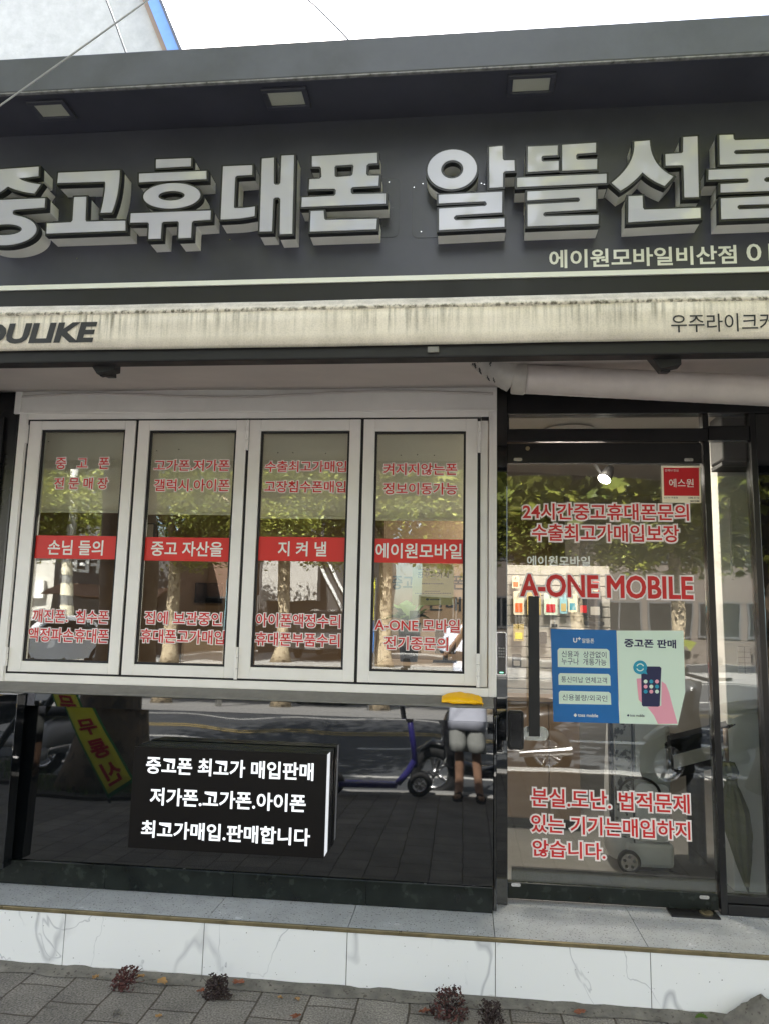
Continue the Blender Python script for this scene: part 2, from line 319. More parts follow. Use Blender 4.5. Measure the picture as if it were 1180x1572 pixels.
def awning_mat():
    m = bpy.data.materials.new('stained_cream_awning_cloth'); m.use_nodes = True; n = m.node_tree; b = n.nodes['Principled BSDF']
    t = n.nodes.new('ShaderNodeTexCoord'); sx = n.nodes.new('ShaderNodeSeparateXYZ'); n.links.new(t.outputs['Object'], sx.inputs[0])
    def noise_(sc_, scale, det=5, rough=0.6):
        mp = n.nodes.new('ShaderNodeMapping'); mp.inputs['Scale'].default_value = sc_; n.links.new(t.outputs['Object'], mp.inputs['Vector'])
        z = n.nodes.new('ShaderNodeTexNoise'); z.inputs['Scale'].default_value = scale; z.inputs['Detail'].default_value = det; z.inputs['Roughness'].default_value = rough
        n.links.new(mp.outputs[0], z.inputs['Vector']); return z.outputs['Fac']
    def rng(inp, a, b_, c=0.0, d=1.0):
        r = n.nodes.new('ShaderNodeMapRange'); r.inputs[1].default_value = a; r.inputs[2].default_value = b_; r.inputs[3].default_value = c; r.inputs[4].default_value = d
        n.links.new(inp, r.inputs[0]); return r.outputs[0]
    def mul(a, b_, op='MULTIPLY'):
        q = n.nodes.new('ShaderNodeMath'); q.operation = op; n.links.new(a, q.inputs[0])
        if isinstance(b_, float): q.inputs[1].default_value = b_
        else: n.links.new(b_, q.inputs[1])
        return q.outputs[0]
    seam = AW_SEAM; bot = AW_BOT
    drip = rng(noise_((1, 1, 0.045), 62, 2, 0.5), 0.45, 0.64)
    dripmask = mul(rng(sx.outputs['Z'], bot + 0.02, seam - 0.03), rng(sx.outputs['Z'], seam - 0.002, seam + 0.006, 1, 0))
    patch = rng(noise_((1, 1, 1), 2.3, 4), 0.38, 0.62, 0.25, 1.0)
    d1 = mul(mul(drip, dripmask), patch)
    blot = mul(rng(noise_((1, 1, 0.5), 55, 3), 0.44, 0.60), rng(sx.outputs['Z'], seam - 0.004, seam + 0.003))
    blot = mul(blot, rng(sx.outputs['Z'], seam + 0.007, seam + 0.020, 1, 0.0))
    grime = mul(rng(noise_((1, 1, 0.6), 5, 8, 0.75), 0.38, 0.78), 0.34)
    fine = mul(rng(noise_((1, 1, 1), 190, 3, 0.7), 0.42, 0.72), 0.20)
    lowg = mul(mul(rng(sx.outputs['Z'], bot, bot + 0.012, 0.5, 0.0), 1.0), mul(rng(sx.outputs['Z'], seam + 0.002, seam + 0.03, 0.0, 0.42), rng(noise_((1, 1, 1), 20, 5), 0.3, 0.6, 0.5, 1.0)), 'ADD')
    tot = mul(mul(mul(d1, 0.66), mul(blot, 0.85), 'MAXIMUM'), mul(mul(grime, fine, 'ADD'), lowg, 'ADD'), 'ADD')
    cl = n.nodes.new('ShaderNodeClamp'); n.links.new(tot, cl.inputs[0])
    q = n.nodes.new('ShaderNodeMix'); q.data_type = 'RGBA'; q.inputs['A'].default_value = (0.86, 0.785, 0.69, 1); q.inputs['B'].default_value = (0.15, 0.135, 0.10, 1)
    n.links.new(cl.outputs[0], q.inputs['Factor']); n.links.new(q.outputs['Result'], b.inputs['Base Color']); b.inputs['Roughness'].default_value = 0.8
    return m
AW_Y = -1.0
AW_BOT = P(600, 530, AW_Y).z; AW_SEAM = P(600, 473, AW_Y).z; AW_TOP = P(600, 459, AW_Y + 0.035).z
M['awning'] = awning_mat()

# ------------------------------------------------------------------ geometry helpers
class MB:
    def __init__(s): s.v = []; s.f = []; s.m = []; s.mi = 0
    def add(s, vs, fs):
        b = len(s.v); s.v += [tuple(q) for q in vs]
        for q in fs: s.f.append(tuple(b + i for i in q)); s.m.append(s.mi)
    def box(s, x0, x1, y0, y1, z0, z1):
        if x0 > x1: x0, x1 = x1, x0
        if y0 > y1: y0, y1 = y1, y0
        if z0 > z1: z0, z1 = z1, z0
        s.add([(x0, y0, z0), (x1, y0, z0), (x1, y1, z0), (x0, y1, z0), (x0, y0, z1), (x1, y0, z1), (x1, y1, z1), (x0, y1, z1)],
              [(0, 3, 2, 1), (4, 5, 6, 7), (0, 1, 5, 4), (1, 2, 6, 5), (2, 3, 7, 6), (3, 0, 4, 7)])
    def prism(s, polys, y0, y1):                         # polys: outer + holes as (x, z) lists; y0 = front (nearer the street)
        polys = [list(q) if (area(q) > 0) == (k == 0) else list(q)[::-1] for k, q in enumerate(polys)]
        vv = [[Vector((p[0], p[1], 0)) for p in q] for q in polys]
        tri = tessellate_polygon(vv); flat = [p for q in polys for p in q]; n = len(flat)
        vs = [(p[0], y0, p[1]) for p in flat] + [(p[0], y1, p[1]) for p in flat]
        fs = []
        for t in tri:
            a, b, c = (flat[i] for i in t)
            ar = (b[0] - a[0]) * (c[1] - a[1]) - (c[0] - a[0]) * (b[1] - a[1])
            t = tuple(t) if ar > 0 else (t[0], t[2], t[1])
            fs.append(t); fs.append((t[0] + n, t[2] + n, t[1] + n))
        b = 0
        for k, q in enumerate(polys):
            m_ = len(q)
            for i in range(m_):
                a_, b_ = b + i, b + (i + 1) % m_
                fs.append((a_, a_ + n, b_ + n, b_))
            b += m_
        s.add(vs, fs)
    def profile_x(s, prof, x0, x1, closed=True):          # prof (y,z) extruded along x
        n = len(prof)
        vs = [(x0, p[0], p[1]) for p in prof] + [(x1, p[0], p[1]) for p in prof]
        fs = []
        for i in range(n if closed else n - 1):
            j = (i + 1) % n; fs.append((i, j, j + n, i + n))
        if closed: fs += [tuple(range(n - 1, -1, -1)), tuple(range(n, 2 * n))]
        s.add(vs, fs)
    def tube(s, pts, r, n=8, cap=True):
        pts = [Vector(p) for p in pts]; k = len(pts); rs = r if isinstance(r, (list, tuple)) else [r] * k
        vs = []; fs = []; up = Vector((0.13, 0.31, 0.94)).normalized()
        for i, p in enumerate(pts):
            d = (pts[min(i + 1, k - 1)] - pts[max(i - 1, 0)])
            if d.length < 1e-9: d = Vector((0, 0, 1))
            d.normalize(); a = d.cross(up)
            if a.length < 0.05: a = d.cross(Vector((1, 0, 0)))
            a.normalize(); b = d.cross(a); up = a.cross(d) if False else up
            for j in range(n):
                t = 2 * math.pi * j / n; vs.append(p + (a * math.cos(t) + b * math.sin(t)) * rs[i])
        for i in range(k - 1):
            for j in range(n):
                j2 = (j + 1) % n; fs.append((i * n + j, i * n + j2, (i + 1) * n + j2, (i + 1) * n + j))
        if cap: fs += [tuple(range(n - 1, -1, -1)), tuple(range((k - 1) * n, k * n))]
        s.add(vs, fs)
    def loft(s, rings, cap=True):
        n = len(rings[0]); vs = [p for r in rings for p in r]; fs = []
        for i in range(len(rings) - 1):
            for j in range(n):
                j2 = (j + 1) % n; fs.append((i * n + j, i * n + j2, (i + 1) * n + j2, (i + 1) * n + j))
        if cap: fs += [tuple(range(n - 1, -1, -1)), tuple(range((len(rings) - 1) * n, len(rings) * n))]
        s.add(vs, fs)
    def disc_x(s, c, r0, r1, w, n=28):                    # wheel-like ring whose axle runs along x
        rings = []
        for (rr, xx) in ((r0, -w / 2), (r1 - 0.25 * (r1 - r0), -w / 2), (r1, -w / 4), (r1, w / 4), (r1 - 0.25 * (r1 - r0), w / 2), (r0, w / 2)):
            rings.append([(c[0] + xx, c[1] + rr * math.cos(2 * math.pi * j / n), c[2] + rr * math.sin(2 * math.pi * j / n)) for j in range(n)])
        rings.append(rings[0]); s.loft(rings, cap=False)
    def build(s, name, mats, parent=None, bevel=0.0, smooth=False, seg=2):
        me = bpy.data.meshes.new(name); me.from_pydata(s.v, [], s.f)
        mats = mats if isinstance(mats, (list, tuple)) else [mats]
        for q in mats: me.materials.append(M[q] if isinstance(q, str) else q)
        if len(mats) > 1: me.polygons.foreach_set('material_index', s.m)
        if smooth: me.polygons.foreach_set('use_smooth', [True] * len(me.polygons))
        me.update()
        o = bpy.data.objects.new(name, me); COL.objects.link(o)
        if bevel:
            b = o.modifiers.new('bevel', 'BEVEL'); b.width = bevel; b.segments = seg; b.limit_method = 'ANGLE'; b.angle_limit = math.radians(40)
        if parent: o.parent = parent
        return o
def area(q):
    return 0.5 * sum(q[i][0] * q[(i + 1) % len(q)][1] - q[(i + 1) % len(q)][0] * q[i][1] for i in range(len(q)))
def tag(o, label=None, cat=None, group=None, kind=None):
    if label: o['label'] = label
    if cat: o['category'] = cat
    if group: o['group'] = group
    if kind: o['kind'] = kind
    return o
def thing(name, label, cat, group=None):
    o = bpy.data.objects.new(name, None); o.empty_display_size = 0.1; COL.objects.link(o)
    return tag(o, label, cat, group)
def rebase(root, loc):
    loc = Vector(loc); root.location = loc
    for c in COL.objects:
        if c.parent == root: c.location = c.location - loc
def fix_normals(o):
    bm = bmesh.new(); bm.from_mesh(o.data); bmesh.ops.recalc_face_normals(bm, faces=bm.faces[:]); bm.to_mesh(o.data); bm.free(); return o

_tc = {}
def glyphs(s, bold):
    k = (s, bold)
    if k in _tc: return _tc[k]
    c = bpy.data.curves.new('t', 'FONT'); c.body = s; c.size = 1.0; c.offset = bold; c.resolution_u = 3
    o = bpy.data.objects.new('t', c); COL.objects.link(o)
    dg = bpy.context.evaluated_depsgraph_get(); dg.update()
    me = bpy.data.meshes.new_from_object(o.evaluated_get(dg))
    bm = bmesh.new(); bm.from_mesh(me); bmesh.ops.remove_doubles(bm, verts=bm.verts[:], dist=1e-5); bm.verts.index_update()
    vs = [(v.co.x, v.co.y) for v in bm.verts]
    fs = []
    for f in bm.faces:
        q = [v.index for v in f.verts]
        if area([vs[i] for i in q]) < 0: q.reverse()
        fs.append(q)
    nxt = {}
    cnt = {}
    for q in fs:
        for i in range(len(q)): cnt[(q[i], q[(i + 1) % len(q)])] = 1
    for (a, b) in cnt:
        if (b, a) not in cnt: nxt[a] = b
    loops = []; seen = set()
    for a in list(nxt):
        if a in seen: continue
        L = []; p = a
        while p not in seen and p in nxt: seen.add(p); L.append(p); p = nxt[p]
        if len(L) > 2: loops.append(L)
    bm.free(); bpy.data.meshes.remove(me); bpy.data.objects.remove(o); bpy.data.curves.remove(c)
    x0 = min(v[0] for v in vs); x1 = max(v[0] for v in vs); y0 = min(v[1] for v in vs); y1 = max(v[1] for v in vs)
    vs = [((v[0] - x0) / (x1 - x0), (v[1] - y0) / (y1 - y0)) for v in vs]
    _tc[k] = (vs, fs, loops); return _tc[k]
def dedupe(q):
    o = []
    for p in q:
        if not o or math.hypot(p[0] - o[-1][0], p[1] - o[-1][1]) > 1e-4: o.append(p)
    if len(o) > 2 and math.hypot(o[0][0] - o[-1][0], o[0][1] - o[-1][1]) < 1e-4: o.pop()
    return o
def offset_loop(pts, d):
    n = len(pts); o = []
    for i in range(n):
        a, b, c = pts[i - 1], pts[i], pts[(i + 1) % n]
        e1 = (b[0] - a[0], b[1] - a[1]); e2 = (c[0] - b[0], c[1] - b[1])
        l1 = math.hypot(*e1) or 1e-9; l2 = math.hypot(*e2) or 1e-9
        n1 = (e1[1] / l1, -e1[0] / l1); n2 = (e2[1] / l2, -e2[0] / l2)
        dt = 1 + n1[0] * n2[0] + n1[1] * n2[1]
        k = 1 / max(dt, 0.45)
        o.append((b[0] + (n1[0] + n2[0]) * k * d, b[1] + (n1[1] + n2[1]) * k * d))
    return o
def grow_poly(pts, d):
    """mitred offset that drops small concave chamfers which would turn inside out"""
    pts = dedupe(pts); o = offset_loop(pts, d); n = len(pts); flip = []
    for i in range(n):
        j = (i + 1) % n
        if (pts[j][0] - pts[i][0]) * (o[j][0] - o[i][0]) + (pts[j][1] - pts[i][1]) * (o[j][1] - o[i][1]) <= 0: flip.append(i)
    drop = set(); rep = {}
    for i in flip:
        a, b_, c, e = o[i - 1], o[i], o[(i + 1) % n], o[(i + 2) % n]
        d1 = (b_[0] - a[0], b_[1] - a[1]); d2 = (e[0] - c[0], e[1] - c[1]); cr = d1[0] * d2[1] - d1[1] * d2[0]
        if abs(cr) > 1e-9:
            t = ((c[0] - a[0]) * d2[1] - (c[1] - a[1]) * d2[0]) / cr; rep[i] = (a[0] + d1[0] * t, a[1] + d1[1] * t)
        else: rep[i] = ((b_[0] + c[0]) / 2, (b_[1] + c[1]) / 2)
        drop.add((i + 1) % n)
    return dedupe([rep.get(i, o[i]) for i in range(n) if i not in drop])
def text(s, x0, x1, z0, z1, Y, m, parent=None, bold=0.018, outline=None, shear=0.0, name='lettering', rise=0.0, mapper=None, grow=0.0):
    """writing on a facade plane: box x0..x1, z0..z1 at depth Y; outline=(material, width)"""
    vs, fs, loops = glyphs(s, bold)
    q = [(x0 + (x1 - x0) * v[0] + shear * (z1 - z0) * v[1], z0 + (z1 - z0) * v[1] + rise * (v[0] - 0.5)) for v in vs]
    b = MB(); b.add([(p[0], Y, p[1]) for p in q], fs)
    mats = [m]
    if outline:
        if grow:
            for L in loops:
                pts = [q[i] for i in L]; oo = offset_loop(pts, grow); n = len(pts)
                b.add([(p[0], Y + 0.00025, p[1]) for p in oo] + [(p[0], Y - 0.0001, p[1]) for p in offset_loop(pts, -grow * 0.1)], [(i, (i + 1) % n, n + (i + 1) % n, n + i) for i in range(n)])
        b.mi = 1; mats.append(outline[0]); w = outline[1] + grow
        for L in loops:
            pts = [q[i] for i in L]; oo = offset_loop(pts, w); ii = offset_loop(pts, -w * 0.15); n = len(pts)
            b.add([(p[0], Y + 0.0012, p[1]) for p in oo] + [(p[0], Y + 0.0005, p[1]) for p in ii],
                  [(i, (i + 1) % n, n + (i + 1) % n, n + i) for i in range(n)])
    if mapper: b.v = [tuple(mapper(Vector(v))) for v in b.v]
    return b.build(name, mats, parent)
def ptext(s, px0, px1, py0, py1, Y, m, parent=None, Yp=None, **k):
    xm, ym = (px0 + px1) / 2, (py0 + py1) / 2
    Yp = Y if Yp is None else Yp
    return text(s, P(px0, ym, Yp).x, P(px1, ym, Yp).x, P(xm, py1, Yp).z, P(xm, py0, Yp).z, Y, m, parent, **k)
def rr(x0, x1, z0, z1, r, n=4):
    o = []
    for cx, cz, a in ((x1 - r, z1 - r, 0), (x0 + r, z1 - r, 90), (x0 + r, z0 + r, 180), (x1 - r, z0 + r, 270)):
        for i in range(n + 1):
            t = math.radians(a + 90 * i / n); o.append((cx + r * math.cos(t), cz + r * math.sin(t)))
    return o
def ell(cx, cz, rx, rz, n=40):
    return [(cx + rx * math.cos(2 * math.pi * i / n), cz + rz * math.sin(2 * math.pi * i / n)) for i in range(n)]
# ================================================================== SETTING
KERB_Y = -4.15
XL, XR = -40.0, 40.0
FRONT = -0.31                                            # front face of the raised base
ZS = 0.235                                               # top of the raised base
b = MB(); b.box(XL, XR, -90, 60, -0.60, -0.16); tag(b.build('ground', 'soil'), kind='structure')
b = MB(); b.box(XL, XR, KERB_Y, FRONT - 0.02, -0.155, 0.0); tag(b.build('sidewalk', 'paver'), kind='structure')
# rough mortar strip between the pavers and the tiled base
b = MB(); n = 150; vs = []; fs = []
for i in range(n + 1):
    x = -6 + 12 * i / n
    for j, (yy, zz) in enumerate(((FRONT - 0.064 - 0.024 * noise.noise((x * 7, 0, 0)), 0.003), (FRONT - 0.05, 0.010 + 0.006 * noise.noise((x * 9, 3, 0))), (FRONT - 0.012, 0.017 + 0.012 * noise.noise((x * 11, 7, 0))), (FRONT + 0.01, 0.020 + 0.006 * noise.noise((x * 13, 2, 0))))):
        vs.append((x, yy, zz))
for i in range(n):
    for j in range(3): a = i * 4 + j; fs.append((a, a + 4, a + 5, a + 1))
b.add(vs, fs); tag(fix_normals(b.build('mortar_strip', 'concrete', smooth=True)), kind='structure')
b = MB(); b.box(XL, XR, KERB_Y - 0.16, KERB_Y - 0.002, -0.155, 0.012); tag(b.build('kerb', 'kerb', bevel=0.015), kind='structure')
b = MB(); b.box(XL, XR, -19.0, KERB_Y - 0.163, -0.158, -0.13); tag(b.build('road', 'asphalt'), kind='structure')
b = MB(); b.box(XL, XR, -19.2, -19.003, -0.155, 0.012); b.box(XL, XR, -30, -19.203, -0.155, 0.0); tag(b.build('far_pavement', 'kerb'), kind='structure')
b = MB()
for (yy, w) in ((-4.75, 0.12), (-12.9, 0.12), (-18.4, 0.12)): b.box(XL, XR, yy - w / 2, yy + w / 2, -0.128, -0.126)
for k in range(-9, 10): b.box(k * 5.0 - 1.6, k * 5.0 + 1.6, -8.86, -8.74, -0.128, -0.126)
b.box(-4.6, 0.9, -6.2, -6.07, -0.128, -0.126); b.box(1.2, 3.8, -7.2, -7.0, -0.128, -0.126)
tag(b.build('road_markings', 'roadpaint'), kind='structure')
b = MB(); b.box(XL, XR, -10.75, -10.62, -0.128, -0.126); b.box(XL, XR, -10.45, -10.32, -0.128, -0.126); tag(b.build('centre_line', 'roadyellow'), kind='structure')

# ================================================================== THE SHOP BUILDING
shop = thing('shop_building', 'phone shop front with four white bifold windows, black glossy panels and white marble base', 'shop')
L, R = -6.0, 6.0
def xavg(*pp, Y=0.0): return sum(P(a, b_, Y).x for a, b_ in pp) / len(pp)
def zavg(*pp, Y=0.0): return sum(P(a, b_, Y).z for a, b_ in pp) / len(pp)

# --- tiled base
tx = [P(q, 1440, FRONT).x for q in (98.5, 313, 533, 759.5, 997)]
step = (tx[-1] - tx[0]) / 4
edges = [tx[0] - step * k for k in range(8, 0, -1)] + tx + [tx[-1] + step * k for k in range(1, 9)]
b = MB()
for i in range(len(edges) - 1): b.box(edges[i] + 0.0015, edges[i + 1] - 0.0015, FRONT, FRONT + 0.012, 0.008, ZS - 0.016)
b.build('marble_base', 'marble', shop, bevel=0.0012)
b = MB(); b.box(edges[0], edges[-1], FRONT + 0.004, 0.6, 0.0, ZS - 0.014); b.build('base_grout', 'concrete', shop)
b = MB(); b.box(edges[0], edges[-1], FRONT - 0.004, FRONT + 0.010, ZS - 0.0155, ZS + 0.0005); b.build('edge_trim', 'bronze', shop, bevel=0.002)
# --- step slabs; their joints do not follow the base joints
b = MB()
jx = [(P(fx, fy, FRONT).x, P(bx, by, -0.05).x) for fx, fy, bx, by in ((104, 1399, 150, 1367), (318, 1409, 350, 1374), (534, 1421, 549, 1385), (759, 1440, 757, 1400), (995, 1449, 975, 1402))]
js = [q[0] for q in jx]
js = [js[0] - 0.56 * k for k in range(8, 0, -1)] + js + [js[-1] + 0.56 * k for k in range(1, 9)]
for i in range(len(js) - 1): b.box(js[i] + 0.0012, js[i + 1] - 0.0012, FRONT + 0.0105, 0.30, ZS - 0.013, ZS)
b.build('step_slab', 'step', shop, bevel=0.001)

# --- window opening
WX0 = xavg((25, 630), (-1, 1040)); WX1 = xavg((763, 633), (760, 1060))
WT = zavg((49, 628), (400, 630), (763, 632)); WB = zavg((0, 1047), (380, 1058), (755, 1069))
GT = zavg((49, 641), (400, 643), (753, 645.4)); GB = zavg((8.5, 1032.5), (380, 1043), (749, 1056))
gap = [xavg((45, 660), (9.5, 1025)), xavg((213, 642), (183.4, 1037)), xavg((383, 642), (362, 1042)), xavg((558, 645), (544.4, 1049)), xavg((736, 690), (731.5, 1003))]
WR = xavg((751, 650), (747, 1050))
b = MB()
b.box(WX0, gap[0] - 0.006, 0.0, 0.07, WB, WT); b.box(WR + 0.001, WX1, 0.0, 0.07, WB, WT)
b.box(gap[0] - 0.006, WR + 0.001, 0.0, 0.07, GT + 0.004, WT); b.box(gap[0] - 0.006, WR + 0.001, 0.0, 0.07, WB, GB - 0.004)
b.box(gap[4] + 0.006, WR - 0.004, 0.012, 0.07, GB, GT)
b.build('window_frame', 'frame', shop, bevel=0.003)
b = MB(); b.box(WX0, WX1, -0.008, 0.0, WT - 0.012, WT); b.box(WX0 + 0.035, WX0 + 0.045, -0.006, 0.0, WB, WT - 0.013); b.box(WX1 - 0.022, WX1 - 0.013, -0.006, 0.0, WB, WT - 0.013)
b.build('frame_bead', 'frame', shop, bevel=0.002)
b = MB(); b.box(gap[0] - 0.006, WR - 0.001, 0.055, 0.068, GT - 0.01, GT + 0.004); b.box(gap[0] - 0.006, WR - 0.001, 0.055, 0.068, GB - 0.004, GB + 0.01)
for g in gap[1:]: b.box(g - 0.0072, g + 0.0072, 0.006, 0.068, GB + 0.004, GT - 0.004)
b.box(gap[0] - 0.0058, gap[0] + 0.0072, 0.006, 0.0545, GB + 0.004, GT - 0.004)
b.box(gap[0] - 0.0055, gap[4] - 0.008, 0.006, 0.0545, GT - 0.0058, GT + 0.0038); b.box(gap[0] - 0.0055, gap[4] - 0.008, 0.006, 0.0545, GB - 0.0038, GB + 0.0058)
b.box(gap[4] + 0.012, WR - 0.001, 0.0, 0.011, GT - 0.012, GT + 0.0035)
b.build('gap_shade_fill', 'seal', shop)  # black strips set forward to stand for the shade in the sash gaps

glass_px = [((67.8, 659), (194, 660), (166, 1019), (31, 1014)), ((231.5, 660), (365, 661), (343.5, 1023), (204.4, 1020)),
            ((402.7, 661), (538.6, 662), (525, 1028.5), (383, 1024)), ((576.6, 662), (715.6, 662), (710.5, 1034), (565.8, 1031))]
bands_px = [((50.5, 822), (179.5, 857.5)), ((219, 824.6), (353, 861)), ((394, 824), (532, 861)), ((572, 827), (711.5, 864))]
wlabels = ['window sash with a red band at far left and a pole reflected in it', None, None, None]
win_text = [
    [('중   고   폰', 84.7, 168.5, 701.4, 721), ('전 문 매 장', 82.4, 166.8, 732, 751.5), ('깨진폰.  침수폰', 49, 167.8, 935, 957.6), ('액정파손휴대폰', 42.4, 167.8, 963.4, 987)],
    [('고가폰.저가폰', 235.6, 353.6, 704.7, 723.8), ('갤럭시.아이폰', 235.6, 353.4, 734.6, 755), ('집에 보관중인', 221, 342, 938.2, 960.2), ('휴대폰고가매입', 214.6, 345.8, 965.8, 988.8)],
    [('수출최고가매입', 406.4, 532.5, 706.4, 725.3), ('고장침수폰매입', 405.4, 531.5, 737, 756.8), ('아이폰액정수리', 391.9, 523.4, 941.4, 964), ('휴대폰부품수리', 391, 522.4, 970.8, 993.3)],
    [('켜지지않는폰', 587.5, 702, 710, 730), ('정보이동가능', 587.5, 702, 740, 760), ('A-ONE 모바일', 574, 706, 949, 971), ('전기종문의', 588.5, 687.8, 976.6, 999)]]
band_text = [('손님 들의', 73.6, 158.3, 829, 852.3), ('중고 자산을', 232, 342, 831, 854), ('지 켜 낼', 426.8, 501.4, 831, 854), ('에이원모바일', 576.6, 707.8, 834, 857.5)]
tints = [0.006, -0.004, 0.009, -0.007]
for i in range(4):
    x0, x1 = gap[i] + 0.0075, gap[i + 1] - 0.0075
    q = glass_px[i]
    gx0 = (P(*q[0], 0).x + P(*q[3], 0).x) / 2; gx1 = (P(*q[1], 0).x + P(*q[2], 0).x) / 2
    gz1 = (P(*q[0], 0).z + P(*q[1], 0).z) / 2; gz0 = (P(*q[2], 0).z + P(*q[3], 0).z) / 2
    z0, z1 = GB + 0.006, GT - 0.006
    b = MB(); b.box(x0, gx0, -0.004, 0.05, z0, z1); b.box(gx1, x1, -0.004, 0.05, z0, z1)
    b.box(gx0, gx1, -0.0042, 0.05, gz1, z1); b.box(gx0, gx1, -0.0042, 0.05, z0, gz0)
    s = b.build('window_sash', 'frame', shop, bevel=0.0022)
    b = MB(); w = 0.0105
    b.box(gx0, gx0 + w, 0.006, 0.018, gz0, gz1); b.box(gx1 - w, gx1, 0.006, 0.018, gz0, gz1); b.box(gx0 + w, gx1 - w, 0.006, 0.018, gz0, gz0 + w); b.box(gx0 + w, gx1 - w, 0.006, 0.018, gz1 - w, gz1)
    b.build('gasket', 'seal', s)
    b = MB(); b.box(gx0 + 0.002, gx1 - 0.002, 0.0185, 0.0245, gz0 + 0.002, gz1 - 0.002)
    # every sash hangs a hair differently, so its reflection shifts
    cx = (gx0 + gx1) / 2; cz = (gz0 + gz1) / 2
    b.v = [(v[0], v[1] + tints[i] * 0.35 * (v[0] - cx) + 0.002 * ((i % 2) - 0.5) * (v[2] - cz), v[2]) for v in b.v]
    b.build('pane', 'glass', s)
    (bx0, by0), (bx1, by1) = bands_px[i]
    ym = (by0 + by1) / 2
    zb0, zb1 = P((bx0 + bx1) / 2, by1, 0).z, P((bx0 + bx1) / 2, by0, 0).z
    b = MB(); b.box(gx0 + w, gx1 - w, 0.0150, 0.0158, zb0, zb1); b.build('red_band', 'red', s)
    t_ = band_text[i]; ptext(t_[0], t_[1], t_[2], t_[3], t_[4], 0.0142, 'signwhite', s, Yp=0.012, bold=0.016)
    for t_ in win_text[i]:
        ptext(t_[0], t_[1] + 1, t_[2] - 1, t_[3] + 1, t_[4] - 1, 0.0146, 'redfill', s, Yp=0.012, bold=0.014, outline=('pinkwhite', 0.0042))
    # hinges: three knuckles each
    hs = {0: [(44, 653, 681.5, 0), (10, 993, 1022, 0)], 1: [(381.5, 646, 692, 2), (361, 993, 1043, 2)], 3: [(735.5, 648, 696, 4), (731, 1003, 1055, 4)]}.get(i, [])
    for (hx, h0, h1, gi) in hs:
        za, zb = P(hx, h1, 0).z, P(hx, h0, 0).z; x = gap[gi]
        b = MB()
        for k in range(3):
            c0 = za + (zb - za) * k / 3 + 0.001; c1 = za + (zb - za) * (k + 1) / 3 - 0.001
            b.tube([(x, -0.012, c0), (x, -0.012, c1)], 0.0085, 12)
        b.build('hinge', 'frame', s)

# --- header above the windows, ridge and side jambs
HZ = P(400, 606, 0).z
b = MB(); b.box(P(33, 600, 0).x, WX1, 0.004, 0.09, WT + 0.001, HZ + 0.14); b.build('header_panel', 'frame', shop, bevel=0.002)
b = MB(); x0 = P(33, 600, 0).x
pts = [(x0 + 0.012 + (WX1 - x0 - 0.03) * k / 24, -0.004, HZ + 0.012 * math.sin(k * 0.42) + 0.004 * noise.noise((k * 0.9, 1, 0))) for k in range(25)]
b.tube(pts, 0.006, 6); b.build('sealant_bead', 'soffit', shop)
b = MB(); b.box(P(27, 600, 0).x, P(36, 600, 0).x, -0.012, 0.003, P(30, 636, 0).z, P(30, 588, 0).z); b.build('corner_cover', 'frame', shop, bevel=0.002)
# --- sloping stone ledge with a glossy black front, kick tile, black panel
LX0, LX1 = L, P(757, 1085, -0.07).x
zt0 = P(400, 1062, -0.012).z; zt1 = P(400, 1073.5, -0.085).z; zt2 = P(400, 1096, -0.085).z
b = MB(); b.profile_x([(-0.085, zt1 - 0.006), (-0.085, zt1), (0.0, WB - 0.0005), (0.06, WB - 0.0005), (0.06, zt1 - 0.006)], LX0, LX1); fix_normals(b.build('window_ledge', 'stone', shop, bevel=0.002))
b = MB(); b.profile_x([(-0.0864, zt2), (-0.0845, zt1 - 0.007), (0.06, zt1 - 0.007), (0.06, zt2)], LX0, LX1 - 0.004); fix_normals(b.build('ledge_front', 'panel', shop, bevel=0.001))
KT = (P(30, 1323, -0.05).z + P(740, 1357, -0.05).z) / 2
PX0, PX1 = P(20, 1200, -0.04).x, P(756, 1220, -0.04).x
b = MB(); nx, nz_ = 90, 36; vs = []; fs = []
for i in range(nx + 1):
    for j in range(nz_ + 1):
        x = L + (PX1 - L) * i / nx; fz = j / nz_; z = KT + 0.002 + (zt2 - KT - 0.004) * fz
        y = -0.047 + 0.0155 * fz + 0.0014 * noise.noise((x * 1.6, z * 1.4, 2.2)) + 0.0007 * noise.noise((x * 3.3, z * 2.6, 9.0))
        vs.append((x, y, z))
for i in range(nx):
    for j in range(nz_): a = i * (nz_ + 1) + j; fs.append((a, a + nz_ + 1, a + nz_ + 2, a + 1))
b.add(vs, fs); b.build('black_panel', 'panel', shop, smooth=True)
b = MB(); kj = [L, P(375, 1350, -0.06).x + 0.0, P(562, 1360, -0.06).x, PX1 - 0.001]
kj = [L] + [P(562, 1360, -0.06).x - 0.6 * k for k in range(6, -1, -1)] + [PX1 - 0.001]
for i in range(len(kj) - 1): b.box(kj[i] + 0.0007, kj[i + 1] - 0.0007, -0.062, -0.03, ZS + 0.002, KT)
b.build('kick_tile', 'greenmarble', shop, bevel=0.0015)
b = MB(); b.box(L, PX1 - 0.003, -0.028, 0.10, ZS, WB - 0.03); b.build('plinth_wall', 'blackmatte', shop)
# --- pilaster at the far left, lower box and upper strip
b = MB(); b.box(L, P(33, 1074, -0.13).x, -0.16, -0.09, KT - 0.01, zt1 - 0.004); b.build('side_box', 'panel', shop, bevel=0.004)
b = MB(); b.box(L, WX0 - 0.012, 0.012, 0.10, WB - 0.02, P(10, 580, 0).z + 0.20); b.box(WX0 - 0.012, WX0 - 0.001, -0.002, 0.10, WB - 0.02, P(10, 636, 0).z)
b.box(L, WX0 - 0.075, -0.01, 0.011, WB, P(10, 640, 0).z)
b.build('pilaster', 'blackmetal', shop, bevel=0.003)

